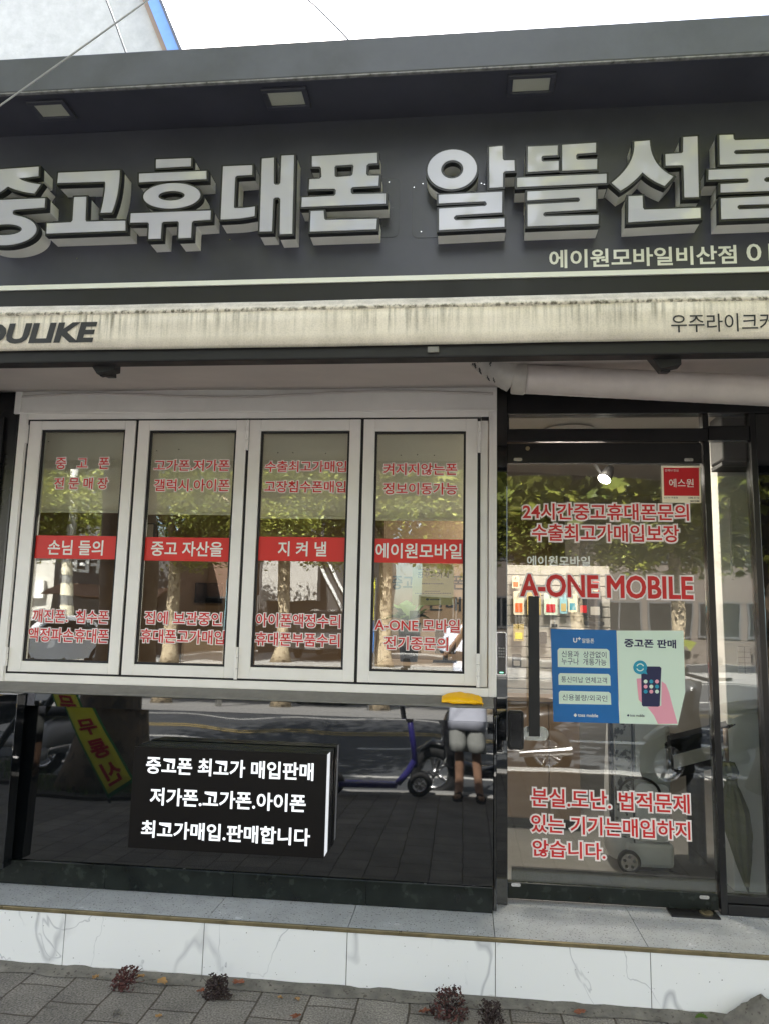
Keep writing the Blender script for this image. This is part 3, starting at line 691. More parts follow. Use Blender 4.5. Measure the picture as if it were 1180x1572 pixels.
# --- post between the windows and the door
DY = 0.10
PX2 = P(777, 1000, DY).x
TOPZ = P(900, 604, 0.06).z + 0.30
b = MB(); b.box(PX1 + 0.001, WX1 + 0.0, -0.03, 0.02, ZS, zt2 + 0.02); b.box(WX1 + 0.001, PX2, 0.05, 0.16, ZS, TOPZ)
b.build('door_post', 'panel', shop, bevel=0.003)
b = MB(); b.box(WX1 - 0.01, WX1 + 0.001, 0.072, 0.15, ZS, TOPZ); b.build('post_return', 'blackmetal', shop)

# --- door: frameless glass with black rails
dx0 = xavg((779.6, 700), (776, 1360), Y=DY); dx1 = xavg((1080, 700), (1098, 1365), Y=DY)
dz1 = zavg((780, 681), (1078, 679.5), Y=DY); dzr = zavg((780, 710.7), (1078, 711), Y=DY)
dzb = zavg((777, 1354), (1098, 1372), Y=DY); dz0 = max(ZS + 0.012, zavg((777, 1389), (1098, 1409), Y=DY))
b = MB(); b.box(dx0, dx1, DY + 0.012, DY + 0.024, dzb - 0.01, dzr + 0.01)
door = b.build('door', 'doorglass', shop)
b = MB(); b.box(dx0, dx1, DY, DY + 0.036, dzr, dz1); b.build('top_rail', 'blackmetal', door, bevel=0.003)
b = MB(); b.box(dx0, dx1, DY, DY + 0.036, dz0, dzb); b.build('bottom_rail', 'greenmarble', door, bevel=0.003)
b = MB(); b.box(dx0 + 0.02, dx1 - 0.004, DY + 0.026, DY + 0.05, dzb, dzb + 0.055); b.build('dark_band', 'blackmatte', door)  # dark band behind the glass just above the bottom rail
for (cx, cy) in ((794, 705.5), (1056, 706), (791, 1358), (1080, 1377)):
    c = P(cx, cy, DY); b = MB()
    b.prism([rr(c.x - 0.021, c.x + 0.021, c.z - 0.0075, c.z + 0.0075, 0.0065)], DY - 0.004, DY + 0.001)
    for k in (-1, 1): b.prism([ell(c.x + k * 0.010, c.z, 0.0048, 0.0048, 12)], DY - 0.0065, DY - 0.0035)
    b.build('rail_clip', 'chrome', door)
c = P(809, 688.5, DY); b = MB(); b.prism([ell(c.x, c.z, 0.010, 0.010, 20)], DY - 0.004, DY + 0.001); b.prism([ell(c.x, c.z, 0.004, 0.004, 12)], DY - 0.006, DY - 0.0035); b.build('lock_cylinder', 'bronze', door)
hx0, hx1 = P(810.5, 1020, DY - 0.05).x, P(827, 1020, DY - 0.05).x
hz0, hz1 = P(818, 1130, DY - 0.05).z, P(818, 915, DY - 0.05).z
b = MB(); b.box(hx0, hx1, DY - 0.062, DY - 0.036, hz0, hz1)
for z in (hz0 + 0.12, hz1 - 0.12): b.tube([((hx0 + hx1) / 2, DY - 0.037, z), ((hx0 + hx1) / 2, DY + 0.012, z)], 0.009, 10)
b.build('pull_handle', 'blackmatte', door, bevel=0.003)
lx0, lx1 = P(778.5, 1120, DY - 0.02).x, P(803, 1120, DY - 0.02).x; lz0, lz1 = P(790, 1151, DY - 0.02).z, P(790, 1091, DY - 0.02).z
b = MB(); b.prism([rr(lx0, lx1, lz0, lz1, 0.014)], DY - 0.022, DY + 0.012); lk = b.build('door_lock', 'blackmatte', door, bevel=0.003)
b = MB(); b.prism([rr(lx0 + 0.010, lx1 - 0.010, lz0 + 0.012, lz1 - 0.012, 0.008)], DY - 0.0245, DY - 0.021); b.build('lock_cover', 'screen', lk)
b = MB(); c = P(826, 1127, DY + 0.026); b.prism([rr(lx1 - 0.005, c.x + 0.045, c.z - 0.030, c.z + 0.034, 0.029)], DY + 0.0255, DY + 0.034); b.build('lock_plate', 'chrome', door)
dtext = [('24시간중고휴대폰문의', 799.9, 1058, 771.5, 800, 0), ('수출최고가매입보장', 814, 1043, 803.5, 833, 0), ('분실.도난. 법적문제', 813, 1059, 1213, 1245, 0), ('있는 기기는매입하지', 813, 1060, 1254, 1285, 0), ('않습니다.', 815, 930, 1290, 1319, 0)]
for t_ in dtext:
    ptext(t_[0], t_[1] + 1.5, t_[2] - 1.5, t_[3] + 1.5, t_[4] - 1.5, DY + 0.0100, 'redfill', door, Yp=DY + 0.01, bold=0.018, outline=('pinkwhite', 0.0068))
ptext('A-ONE MOBILE', 799, 1062, 884, 917, DY + 0.0100, 'redfill', door, Yp=DY + 0.01, bold=0.0, grow=0.0035, outline=('pinkwhite', 0.0066))
ptext('에이원모바일', 808, 905, 853.5, 869, DY + 0.0105, 'signwhite', door, Yp=DY + 0.01, bold=0.018)

# --- transom, side light, head
PXr = xavg((1090, 700), (1103, 1385), Y=DY)
sx0 = xavg((1097, 760), (1107, 1370), Y=DY); sx1 = xavg((1160, 760), (1176, 1370), Y=DY)
tz0 = zavg((785, 660), (1070, 657), Y=DY); tz1 = zavg((785, 637), (1070, 636), Y=DY)
RX = sx1 + 0.62
b = MB()
b.box(PX2, R, DY - 0.02, DY + 0.06, tz1, TOPZ)                          # head
b.box(PX2, sx0 - 0.004, DY - 0.01, DY + 0.05, dz1 + 0.006, tz0)          # transom bar
b.box(PX2, PX2 + 0.012, DY - 0.012, DY + 0.05, tz0, tz1); b.box(dx1 + 0.006, sx0, DY - 0.012, DY + 0.05, tz0, tz1)
b.box(dx1 + 0.005, sx0, DY - 0.014, DY + 0.06, ZS, dz1 + 0.005)          # mullion
b.box(sx0, sx1, DY - 0.008, DY + 0.05, dz1 + 0.012, tz0 + 0.012)
b.box(sx1, sx1 + 0.028, DY - 0.014, DY + 0.06, ZS, tz1)
sb = zavg((1140, 1374), (1170, 1378), Y=DY)
b.box(sx0, sx1, DY - 0.016, DY + 0.05, ZS, sb - 0.035)
b.box(sx0, sx1, DY - 0.004, DY + 0.04, sb - 0.0345, sb)
b.build('door_frame', 'blackmetal', shop, bevel=0.003)
b = MB(); b.box(PX2 + 0.0125, dx1 + 0.0055, DY + 0.012, DY + 0.020, tz0, tz1); b.build('transom_pane', 'doorglass', shop)
b = MB(); b.box(sx0, sx1, DY + 0.014, DY + 0.022, sb, dz1 + 0.0115); b.box(sx0 + 0.0005, sx1, DY + 0.0142, DY + 0.022, tz0 + 0.0125, tz1 - 0.001); b.build('side_pane', 'doorglass', shop)
b = MB(); b.box(sx1 + 0.0285, R, DY - 0.006, DY + 0.05, ZS, tz1 - 0.001); b.build('side_panel', 'panel', shop, bevel=0.003)
c0, c1 = P(1116, 1412, DY - 0.017), P(1141, 1412, DY - 0.017)
b = MB(); zc = P(1128, 1412, DY - 0.017).z; b.box(c0.x, c1.x, DY - 0.022, DY - 0.0165, zc - 0.012, zc + 0.006)
for k in range(6):
    xx = c0.x + (c1.x - c0.x) * (k + 0.5) / 6; b.box(xx - 0.004, xx + 0.004, DY - 0.023, DY - 0.017, zc + 0.0062, zc + 0.014); b.box(xx - 0.004, xx + 0.004, DY - 0.023, DY - 0.017, zc - 0.018, zc - 0.0122)
b.build('frame_clip', 'white', shop)
c = P(1085, 1420, DY - 0.03); b = MB(); b.box(c.x - 0.16, c.x + 0.045, DY - 0.07, DY + 0.02, ZS + 0.0005, ZS + 0.008); b.build('floor_hinge_plate', 'blackmetal', shop)
b = MB(); b.tube([(c.x + 0.0, DY - 0.02, ZS + 0.008), (c.x + 0.0, DY - 0.02, ZS + 0.013)], 0.028, 20); b.build('pivot_cap', 'bronze', shop)

# --- inside
IX0, IX1 = L + 0.1, R - 0.1; IB = 4.2; IC = 2.62; IF_ = ZS + 0.004
b = MB(); b.box(IX0, IX1, 0.17, IB, ZS - 0.02, IF_); b.build('floor', 'tile', shop)
b = MB(); b.box(IX0, IX1, 0.10, IB, IC, IC + 0.05); b.build('ceiling', 'ceil', shop)
b = MB(); b.box(IX0, 0.9, IB, IB + 0.1, IF_, IC); b.build('back_wall', 'brownwall', shop)
b = MB(); b.box(0.9, IX1, 3.2, IB + 0.1, IF_, IC); b.build('back_wall', 'greywall', shop)
b = MB(); b.box(IX0 - 0.1, IX0, 0.1, IB, IF_, IC); b.build('side_wall', 'greywall', shop)
b = MB(); b.box(IX1, IX1 + 0.1, 0.1, IB, IF_, IC); b.build('side_wall', 'greywall', shop)
b = MB(); b.box(L, WX1, 0.10, 0.17, 0.3, WB - 0.01); b.build('window_breast', 'greywall', shop)
b = MB(); b.box(L, R, 0.11, 0.17, P(400, 620, 0).z + 0.10, 3.72); b.build('upper_wall', 'blackmatte', shop)
c0, c1 = P(1103, 800, 0.40), P(1163, 900, 0.40); b = MB(); b.box(c0.x, c1.x + 0.5, 0.40, 0.55, IF_, IC); b.build('white_column', 'white', shop, bevel=0.004)
c = P(1126, 800, 0.385); b = MB(); b.box(c.x - 0.02, c.x - 0.008, 0.385, 0.399, P(1115, 890, 0.39).z, P(1115, 765, 0.39).z); b.build('column_conduit', 'white', shop, bevel=0.003)
b = MB(); b.box(P(700, 900, 1.3).x, P(700, 900, 1.3).x + 0.05, 1.35, 3.0, IF_, IC); b.build('partition_end', 'tanwall', shop)
b = MB(); b.box(P(588, 900, 1.3).x, P(700, 900, 1.3).x + 0.05, 1.30, 1.349, IF_, IC); pw = b.build('partition', 'tanwall', shop)
ptext('중고', 601, 634, 884, 905, 1.298, 'ink', pw, bold=0.02); ptext('폰', 694, 711, 884, 905, 1.298, 'ink', pw, bold=0.02); ptext('판매', 655, 707, 916, 938, 1.298, 'ink', pw, bold=0.02)
# --- cornice, soffit, roof
CY = -0.61; SY = -0.30
CZ1 = zavg((0, 93), (590, 57), (1180, 20), Y=CY); CZ0 = zavg((0, 144), (590, 110), (1180, 77), Y=CY)
b = MB(); b.box(L, R, CY, CY + 0.012, CZ0, CZ1); b.box(L, R, CY + 0.0125, 0.2, CZ1 - 0.10, CZ1 - 0.02); b.build('cornice', 'cornice', shop, bevel=0.004)
b = MB(); b.box(L, R, CY + 0.002, CY + 0.018, CZ0 - 0.007, CZ0 - 0.0005); b.build('drip_edge', 'drip', shop)
SZ = CZ0 + 0.004
b = MB(); b.box(L, R, CY + 0.0125, SY - 0.001, SZ, SZ + 0.02); b.build('cornice_soffit', 'sign', shop)
b = MB(); b.box(L, R, SY + 0.03, 5, CZ1 - 0.0195, CZ1 - 0.012); b.build('roof', 'blackmatte', shop)
b = MB(); b.box(L, R, SY + 0.03, 0.11, P(600, 452, SY).z - 0.20, 3.5); b.build('sign_backing_wall', 'blackmatte', shop)
rebase(shop, (0, 0.5, 0))
# ================================================================== MAIN SIGN
sign = thing('sign_board', 'long charcoal sign board with big raised white channel letters under the cornice', 'sign')
SB = zavg((0, 441), (590, 425), (1180, 410), Y=SY)        # top of the white line
SB0 = zavg((0, 449), (590, 433), (1180, 417.5), Y=SY)
b = MB(); b.box(L, R, SY, SY + 0.028, SB0 - 0.001, SZ - 0.0015); b.build('board', 'sign', sign)
b = MB(); b.box(L, R, SY - 0.012, SY - 0.0005, SB0, SB); b.build('white_edge', 'signwhite', sign, bevel=0.002)
b = MB(); b.box(L, R, SY - 0.004, SY + 0.03, SB0 - 0.11, SB0 - 0.002); b.build('lower_edge', 'blackmatte', sign)
LY = SY - 0.115
def curve(pts, closed=True): return pts
K = 1180 / 220.0
def el(cx, cy, rx, ry, n=44, a0=0, a1=360, tilt=-0.035):
    o = []
    for i in range(n + (0 if a1 - a0 >= 360 else 1)):
        t = math.radians(a0 + (a1 - a0) * i / n); x, y = rx * math.cos(t), ry * math.sin(t)
        o.append((cx + x, cy + y + tilt * x))
    return o
def bez(p0, p1, p2, n=8): return [((1 - t) ** 2 * p0[0] + 2 * t * (1 - t) * p1[0] + t * t * p2[0], (1 - t) ** 2 * p0[1] + 2 * t * (1 - t) * p1[1] + t * t * p2[1]) for t in [i / n for i in range(n + 1)]]
A_, B_, C_, D_, E_, F_ = (0, 220), (190, 220), (400, 210), (640, 210), (790, 200), (960, 190)
jung_low = [(-245, 477), (372, 452), (368, 527), (135, 545), (112, 551), (105, 565), (106, 580), (118, 590)] + el(45, 714, 257, 124, 40, -66, 246) + [(-20, 588), (-18, 570), (-24, 558), (-45, 553), (-250, 562)]
letters = [
 ('중', A_, [
   [[(-190, 228), (320, 192), (317, 268)] + bez((317, 268), (200, 284), (158, 286), 5) + bez((170, 296), (225, 326), (335, 338), 7) + [(285, 412)] + bez((285, 412), (150, 396), (68, 355), 8) + bez((60, 358), (-10, 425), (-150, 448), 7) + [(-200, 380)] + bez((-200, 380), (-80, 360), (-28, 302), 6) + [(-188, 312)]],
   [jung_low, el(45, 711, 137, 46)]]),
 ('고', A_, [
   [[(482, 243), (987, 222)] + bez((987, 222), (985, 420), (922, 568), 8) + [(830, 571)] + bez((830, 571), (868, 430), (870, 325), 7) + [(862, 314), (475, 326)]],
   [[(612, 443), (712, 440), (704, 628), (712, 645), (1033, 637), (1033, 718), (385, 742), (388, 660), (586, 650), (600, 634)]]]),
 ('휴', B_, [
   [[(268, 133), (556, 122), (554, 187), (267, 203)]],
   [[(128, 250), (682, 227), (682, 293), (128, 320)]],
   [el(398, 432, 235, 104), el(395, 431, 109, 40)],
   [[(60, 577), (718, 553), (714, 628), (577, 637), (562, 650), (555, 777), (452, 781), (456, 652), (443, 640), (328, 645), (314, 656), (305, 784), (205, 788), (210, 662), (198, 650), (55, 652)]]]),
 ('대', None, [
   [B_, [(820, 190), (1060, 180), (1058, 258), (932, 266), (919, 279), (908, 522), (916, 534)] + bez((985, 532), (1040, 528), (1082, 520), 4) + [(1078, 598)] + bez((1000, 612), (940, 622), (800, 626), 5)],
   [C_, [(13, 180), (112, 172), (110, 383), (124, 395), (150, 394), (165, 381), (175, 155), (277, 150), (262, 797), (160, 801), (165, 511), (151, 498), (120, 499), (107, 512), (95, 777), (-6, 780)]]]),
 ('폰', C_, [
   [[(425, 160), (960, 132), (960, 215), (889, 219), (873, 234), (870, 304), (881, 320), (975, 320), (970, 402), (759, 413), (743, 427), (745, 460), (756, 472), (1028, 467), (1027, 549), (338, 577), (342, 500), (606, 486), (620, 471), (622, 440), (609, 426), (400, 431), (405, 350), (487, 345), (503, 329), (500, 258), (489, 244), (425, 244)],
    [(610, 246), (621, 235), (756, 228), (768, 240), (759, 309), (747, 322), (624, 332), (612, 322)]],
   [[(415, 612), (520, 608), (525, 674), (536, 685), (957, 675), (952, 760), (408, 780)]]]),
 ('알', D_, [
   [el(286, 268, 203, 163), el(286, 267, 91, 76)],
   [[(590, 85), (698, 75), (701, 182), (712, 194), (797, 193), (800, 278), (719, 283), (704, 296), (702, 412), (592, 420)]],
   [[(175, 478), (697, 452), (695, 622), (318, 645), (300, 660), (300, 676), (316, 688), (715, 672), (715, 740), (178, 768), (178, 592), (557, 570), (570, 558), (568, 541), (555, 530), (175, 548)]]]),
 ('뜰', E_, [
   [[(105, 135), (350, 125), (348, 203), (226, 210), (215, 221), (217, 250), (229, 258), (357, 252), (357, 327), (103, 342)]],
   [[(387, 120), (665, 103), (664, 182), (513, 192), (501, 205), (503, 235), (515, 243), (675, 238), (673, 318), (388, 332)]],
   [[(15, 392), (752, 358), (752, 432), (15, 467)]],
   [[(100, 505), (665, 477), (665, 648), (246, 672), (231, 685), (231, 700), (246, 710), (687, 697), (685, 768), (102, 790), (102, 612), (520, 590), (533, 578), (532, 561), (520, 552), (98, 576)]]]),
 ('선', F_, [
   [bez((70, 147), (85, 330), (-117, 486), 10) + [(-44, 549)] + bez((-44, 549), (60, 490), (136, 398), 8) + bez((142, 400), (210, 470), (320, 510), 7) + [(390, 433)] + bez((390, 433), (205, 350), (195, 137), 10)],
   [[(472, 110), (588, 103), (600, 602), (482, 605), (475, 347), (464, 339), (328, 345), (325, 250), (458, 242), (471, 231)]],
   [[(22, 597), (135, 592), (140, 692), (152, 707), (613, 692), (615, 775), (20, 810)]]]),
 ('불', F_, [
   [[(770, 93), (883, 90), (886, 123), (898, 135), (1240, 124), (1250, 112), (1252, 78), (1368, 74), (1370, 316), (775, 335)], [(905, 215), (1232, 203), (1245, 214), (1245, 230), (1233, 241), (906, 251), (890, 240), (890, 227)]],
   [[(682, 380), (1460, 350), (1460, 425), (1156, 438), (1138, 452), (1138, 468), (1155, 480), (1370, 472), (1370, 545), (780, 565), (780, 497), (998, 486), (1010, 473), (1010, 460), (998, 448), (680, 460)]],
   [[(782, 615), (1370, 588), (1370, 655), (935, 667), (918, 679), (918, 693), (933, 706), (1370, 690), (1370, 762), (785, 785)]]]),
]
Q1 = '''white channel letter'''
for name_, off, pieces in letters:
    ret = MB(); trm = MB(); face = MB()
    for pc in pieces:
        o_ = off
        if off is None: o_, pc = pc[0], [pc[1]]
        polys = []
        for loop in pc:
            q = []
            for (u, v) in loop:
                w_ = P(o_[0] + u / K, o_[1] + v / K, LY); q.append((w_.x, w_.z))
            polys.append(dedupe(q))
        polys = [q if (area(q) > 0) == (k == 0) else q[::-1] for k, q in enumerate(polys)]
        grow = [grow_poly(q, 0.009) for q in polys]       # outward for the outline, inward for the holes
        face.prism(polys, LY, LY + 0.0035)
        trm.prism(grow, LY + 0.003, LY + 0.036)
        ret.prism([grow_poly(q, 0.0065) for q in polys], LY + 0.0362, SY)
    r_ = ret.build('raised_letter', 'return', sign)
    trm.build('letter_trim', 'trimblack', r_); face.build('letter_face', 'acrylic', r_)
ptext('에이원모바일비산점', 842, 1129.5, 380.5, 409, SY - 0.003, 'signwhite', sign, Yp=SY, bold=0.022, rise=0.0)
ptext('01', 1144.5, 1184, 374.5, 401, SY - 0.003, 'signwhite', sign, Yp=SY, bold=0.008)
b = MB(); rnd = random.Random(3)
for (px, py) in ((329.5, 291), (383, 292.3), (353.5, 368.3), (119, 397), (597, 280), (648.5, 282.5), (738, 282), (742.5, 283.5), (646, 356), (953, 347.5), (990, 328.5), (635, 288)):
    c = P(px, py, SY); b = MB(); b.prism([ell(c.x, c.z, 0.0032, 0.0032, 10)], SY - 0.003, SY); b.build('rivet', 'chrome', sign)
M['plate'] = mat('dark_cover_plate', (0.045, 0.047, 0.058), 0.25, var=0.12, vscale=4)
for (px0, px1) in ((556, 614), (631, 690), (80, 150)):
    a_, c_ = P(px0, 366, SY), P(px1, 273, SY); b = MB(); b.prism([rr(a_.x, c_.x, a_.z, c_.z, 0.03)], SY - 0.0022, SY); b.build('cover_plate', 'plate', sign)
rebase(sign, (0, SY, SB0))

# --- three recessed floodlights in the cornice soffit
fl = [('flush floodlight at the far left of the cornice soffit', [(51, 158), (93, 157), (112, 176), (67, 177.5)]),
      ('flush floodlight in the cornice soffit above the 휴대폰 letters', [(410, 139), (463, 137), (470, 158), (418, 161)]),
      ('flush floodlight in the cornice soffit above the 알뜰 letters', [(787, 118), (844, 115.5), (842, 137), (785, 139)])]
for lab, q in fl:
    def PZ(px, py, Z):
        d = ray(px, py); t = (Z - EYE) / d.z; return CAM + d * t
    pts = [PZ(x, y, SZ) for x, y in q]
    x0 = (pts[0].x + pts[3].x) / 2; x1 = (pts[1].x + pts[2].x) / 2
    y0 = (pts[2].y + pts[3].y) / 2; y1 = (pts[0].y + pts[1].y) / 2
    print('flood', x0, x1, y0, y1)
    ya, yb = min(y0, y1), max(y0, y1)
    ya = max(ya, CY + 0.04); yb = min(yb, SY - 0.03)
    t = thing('floodlight', lab, 'light', 'floodlights under the cornice')
    b = MB(); w = 0.022
    b.box(x0 - w, x1 + w, ya - w, ya, SZ - 0.014, SZ - 0.001); b.box(x0 - w, x1 + w, yb, yb + w, SZ - 0.014, SZ - 0.001)
    b.box(x0 - w, x0, ya, yb, SZ - 0.014, SZ - 0.001); b.box(x1, x1 + w, ya, yb, SZ - 0.014, SZ - 0.001)
    b.build('housing', 'sign', t, bevel=0.002)
    b = MB(); b.box(x0 + 0.001, x1 - 0.001, ya + 0.001, yb - 0.001, SZ - 0.006, SZ - 0.001)
    for k in range(20):
        xx = x0 + (x1 - x0) * (k + 0.5) / 20; b.box(xx - 0.0016, xx + 0.0016, ya + 0.006, yb - 0.006, SZ - 0.0085, SZ - 0.0062)
    b.build('lens', 'ledlens', t)
    rebase(t, ((x0 + x1) / 2, (ya + yb) / 2, SZ))

# ================================================================== AWNING
aw = thing('awning', 'folded cream awning with drip-stained valance running across the shop front', 'awning')
b = MB(); n = 240; vs = []; fs = []
prof = [(0.0, AW_BOT), (0.0, AW_BOT + (AW_SEAM - AW_BOT) * 0.35), (0.0, AW_BOT + (AW_SEAM - AW_BOT) * 0.7), (0.0, AW_SEAM - 0.002), (0.004, AW_SEAM), (-0.003, AW_SEAM + 0.003), (0.004, AW_SEAM + 0.016), (0.018, AW_SEAM + 0.032), (0.035, AW_TOP), (0.10, AW_TOP + 0.012), (0.40, AW_TOP + 0.09), (0.69, AW_TOP + 0.17)]
for i in range(n + 1):
    x = L + (R - L) * i / n
    for j, (dy, z) in enumerate(prof):
        dz = 0.004 * noise.noise((x * 0.8, 5, 0)) + 0.0015 * noise.noise((x * 5, 2, j * 0.2))
        vs.append((x, AW_Y + dy + 0.003 * noise.noise((x * 2.2, j * 0.35, 4)), z + (dz if j < 9 else 0)))
m_ = len(prof)
for i in range(n):
    for j in range(m_ - 1): a = i * m_ + j; fs.append((a, a + m_, a + m_ + 1, a + 1))
b.add(vs, fs); o = b.build('valance', 'awning', aw, smooth=True)
md = o.modifiers.new('thick', 'SOLIDIFY'); md.thickness = 0.0022; md.offset = 0
BZ = zavg((0, 560), (590, 552), (1180, 544.6), Y=AW_Y + 0.03)
b = MB(); b.box(L, R, AW_Y + 0.012, AW_Y + 0.075, BZ, AW_BOT + 0.05); b.build('front_bar', 'blackmatte', aw, bevel=0.006)
b = MB(); n = 60; vs = []; fs = []
zs0 = P(400, 598, 0).z
for i in range(n + 1):
    x = P(-60, 560, 0).x - 0.2 + (R + 2.6) * i / n
    for j in range(7):
        f = j / 6; y = 0.0 + f * (AW_Y + 0.08)
        z = zs0 + f * (BZ + 0.045 - zs0) - 0.014 * math.sin(f * math.pi) * (0.6 + 0.4 * noise.noise((x * 0.9, 0, 3))) + 0.005 * noise.noise((x * 1.8, f * 3, 8))
        vs.append((x, y, z))
for i in range(n):
    for j in range(6): a = i * 7 + j; fs.append((a, a + 1, a + 8, a + 7))
b.add(vs, fs); o = b.build('underside_sheet', 'soffit', aw, smooth=True)
md = o.modifiers.new('thick', 'SOLIDIFY'); md.thickness = 0.003; md.offset = 1
for (px, py, flip) in ((165, 556, 1), (1018, 548, -1)):
    c = P(px, py + 9, AW_Y + 0.10); b = MB()
    b.profile_x([(AW_Y + 0.05, c.z + 0.05), (AW_Y + 0.12, c.z + 0.05), (AW_Y + 0.14, c.z - 0.028), (AW_Y + 0.10, c.z - 0.034)], c.x - 0.012, c.x + 0.022)
    b.add([(c.x - 0.075, AW_Y + 0.06, c.z + 0.04), (c.x - 0.02, AW_Y + 0.06, c.z - 0.036), (c.x + 0.05, AW_Y + 0.06, c.z - 0.020), (c.x + 0.05, AW_Y + 0.06, c.z + 0.045),
           (c.x - 0.075, AW_Y + 0.11, c.z + 0.04), (c.x - 0.02, AW_Y + 0.11, c.z - 0.036), (c.x + 0.05, AW_Y + 0.11, c.z - 0.020), (c.x + 0.05, AW_Y + 0.11, c.z + 0.045)],
          [(0, 1, 2, 3), (7, 6, 5, 4), (0, 4, 5, 1), (1, 5, 6, 2), (2, 6, 7, 3), (3, 7, 4, 0)])
    b.tube([(c.x - 0.02, AW_Y + 0.085, c.z - 0.03), (c.x + 0.03, AW_Y + 0.085, c.z - 0.012), (c.x + 0.045, AW_Y + 0.10, c.z + 0.02)], 0.011, 8)
    fix_normals(b.build('arm_bracket', 'blackmatte', aw, bevel=0.003))
c = P(664.5, 537, AW_Y + 0.01); b = MB(); b.box(c.x - 0.020, c.x + 0.020, AW_Y + 0.002, AW_Y + 0.0115, c.z - 0.012, c.z + 0.010); b.build('bar_clip', 'stone', aw, bevel=0.002)
ptext('YOULIKE', -66, 147, 496.5, 528.0, AW_Y - 0.0045, 'ink', aw, Yp=AW_Y, bold=0.044, shear=0.0).name = 'lettering'
o = [q for q in COL.objects if q.parent == aw][-1]
x_l = min(v.co.x for v in o.data.vertices); z_l = min(v.co.z for v in o.data.vertices)
for v in o.data.vertices: v.co.x += 0.20 * (v.co.z - z_l) - 0.008
ptext('우주라이크커', 1028.5, 1187, 482, 510, AW_Y - 0.0045, 'ink', aw, Yp=AW_Y, bold=0.004)
rebase(aw, (0, AW_Y, AW_BOT))

# ================================================================== DUCT
du = thing('ventilation_duct', 'white taped ventilation duct with a wrapped elbow running over the door', 'duct')
dyy = -0.66
def dp(px, py, Y=dyy): return P(px, py, Y)
p0, p1 = dp(806, 582), dp(1240, 603.5, dyy + 0.02)
rad = (dp(806, 560).z - dp(806, 604).z) / 2 * 0.985
b = MB(); k = 90; ax = [p0 + (p1 - p0) * i / k for i in range(k + 1)]
b.tube(ax, [rad * (1 + 0.010 * noise.noise((i * 0.37, 0, 0)) + (0.008 if i % 5 == 0 else 0)) for i in range(k + 1)], 36); b.build('pipe', 'duct', du, smooth=True)
b = MB(); q0, q1 = dp(785, 580.5), dp(806, 582); b.tube([q0, q0 + (q1 - q0) * 0.1, q0 + (q1 - q0) * 0.9, q1], [rad * 1.02, rad * 1.085, rad * 1.085, rad * 1.03], 36); b.build('collar', 'tape', du, smooth=True)
b = MB(); e0 = dp(788, 580.5); e1 = dp(752, 561, dyy - 0.02); e2 = dp(728, 534, dyy - 0.02); kk = 30
pth = [(1 - t) ** 2 * e0 + 2 * t * (1 - t) * e1 + t * t * e2 for t in [i / kk for i in range(kk + 1)]]
b.tube(pth, [rad * (1.03 + 0.05 * noise.noise((i * 0.9, 2, 1)) + 0.018 * (i % 3 == 0)) for i in range(kk + 1)], 30); b.build('elbow', 'tape', du, smooth=True)
rnd = random.Random(5); b = MB()
for i in range(11):
    t = rnd.uniform(0.25, 0.98); c = pth[int(t * kk)]; a = rnd.uniform(2.0, 4.4)
    q = []
    for s_ in range(7):
        aa = a + s_ * 0.075; tt = min(kk, int(t * kk) + (s_ // 2) * (1 if i % 2 else -1)); cc = pth[max(0, tt)]
        q.append(cc + Vector((0.75 * math.cos(aa), -0.95 * abs(math.sin(aa)), 0.62 * math.cos(aa))) * rad * 1.10)
    b.tube(q, [0.0015, 0.003, 0.004, 0.0045, 0.004, 0.003, 0.0012], 5)
b.build('tape_tear', 'ink', du)
rebase(du, p0)

# ================================================================== LIGHT BOX ON THE BLACK PANEL
BY1, BY0 = -0.052, -0.205
lb = thing('light_box', 'black light box sign with three rows of lit white letters on the black panel', 'sign')
bx0 = (P(207.5, 1144, BY0).x + P(196, 1301, BY0).x) / 2; bx1 = (P(503.5, 1158, BY0).x + P(496.5, 1318, BY0).x) / 2
bz1 = (P(207.5, 1146, BY0).z + P(503, 1158, BY0).z) / 2; bz0 = (P(196, 1301, BY0).z + P(496.5, 1318, BY0).z) / 2
b = MB(); b.box(bx0, bx1, BY0, BY0 + 0.004, bz0, bz1); b.build('front_plate', 'boxblack', lb)
b = MB(); b.box(bx0 + 0.004, bx1 - 0.001, BY0 + 0.0045, BY0 + 0.085, bz0 + 0.004, bz1 - 0.004); b.build('lit_edge', 'litside', lb)
b = MB(); b.box(bx0 - 0.002, bx1 + 0.004, BY0 + 0.0855, BY1, bz0 - 0.002, bz1 + 0.002)
b.box(bx0 + 0.002, bx1 - 0.001, BY0 + 0.0042, BY0 + 0.0853, bz1 - 0.0038, bz1 + 0.0005); b.build('casing', 'blackmetal', lb, bevel=0.002)
b = MB(); b.box(bx0 + 0.1, bx0 + 0.2, BY1, -0.03, bz0 + 0.05, bz0 + 0.1); b.box(bx1 - 0.2, bx1 - 0.1, BY1, -0.03, bz0 + 0.05, bz0 + 0.1); b.build('wall_bracket', 'blackmetal', lb)
for s_, a0, a1, b0, b1 in (('중고폰 최고가 매입판매', 224.7, 482, 1166, 1193), ('저가폰.고가폰.아이폰', 230.5, 470, 1214, 1241.5), ('최고가매입.판매합니다', 217, 476.6, 1265, 1292)):
    ptext(s_, a0, a1, b0, b1, BY0 - 0.002, 'litletter', lb, Yp=BY0, bold=0.024)
rebase(lb, ((bx0 + bx1) / 2, BY1, bz0))

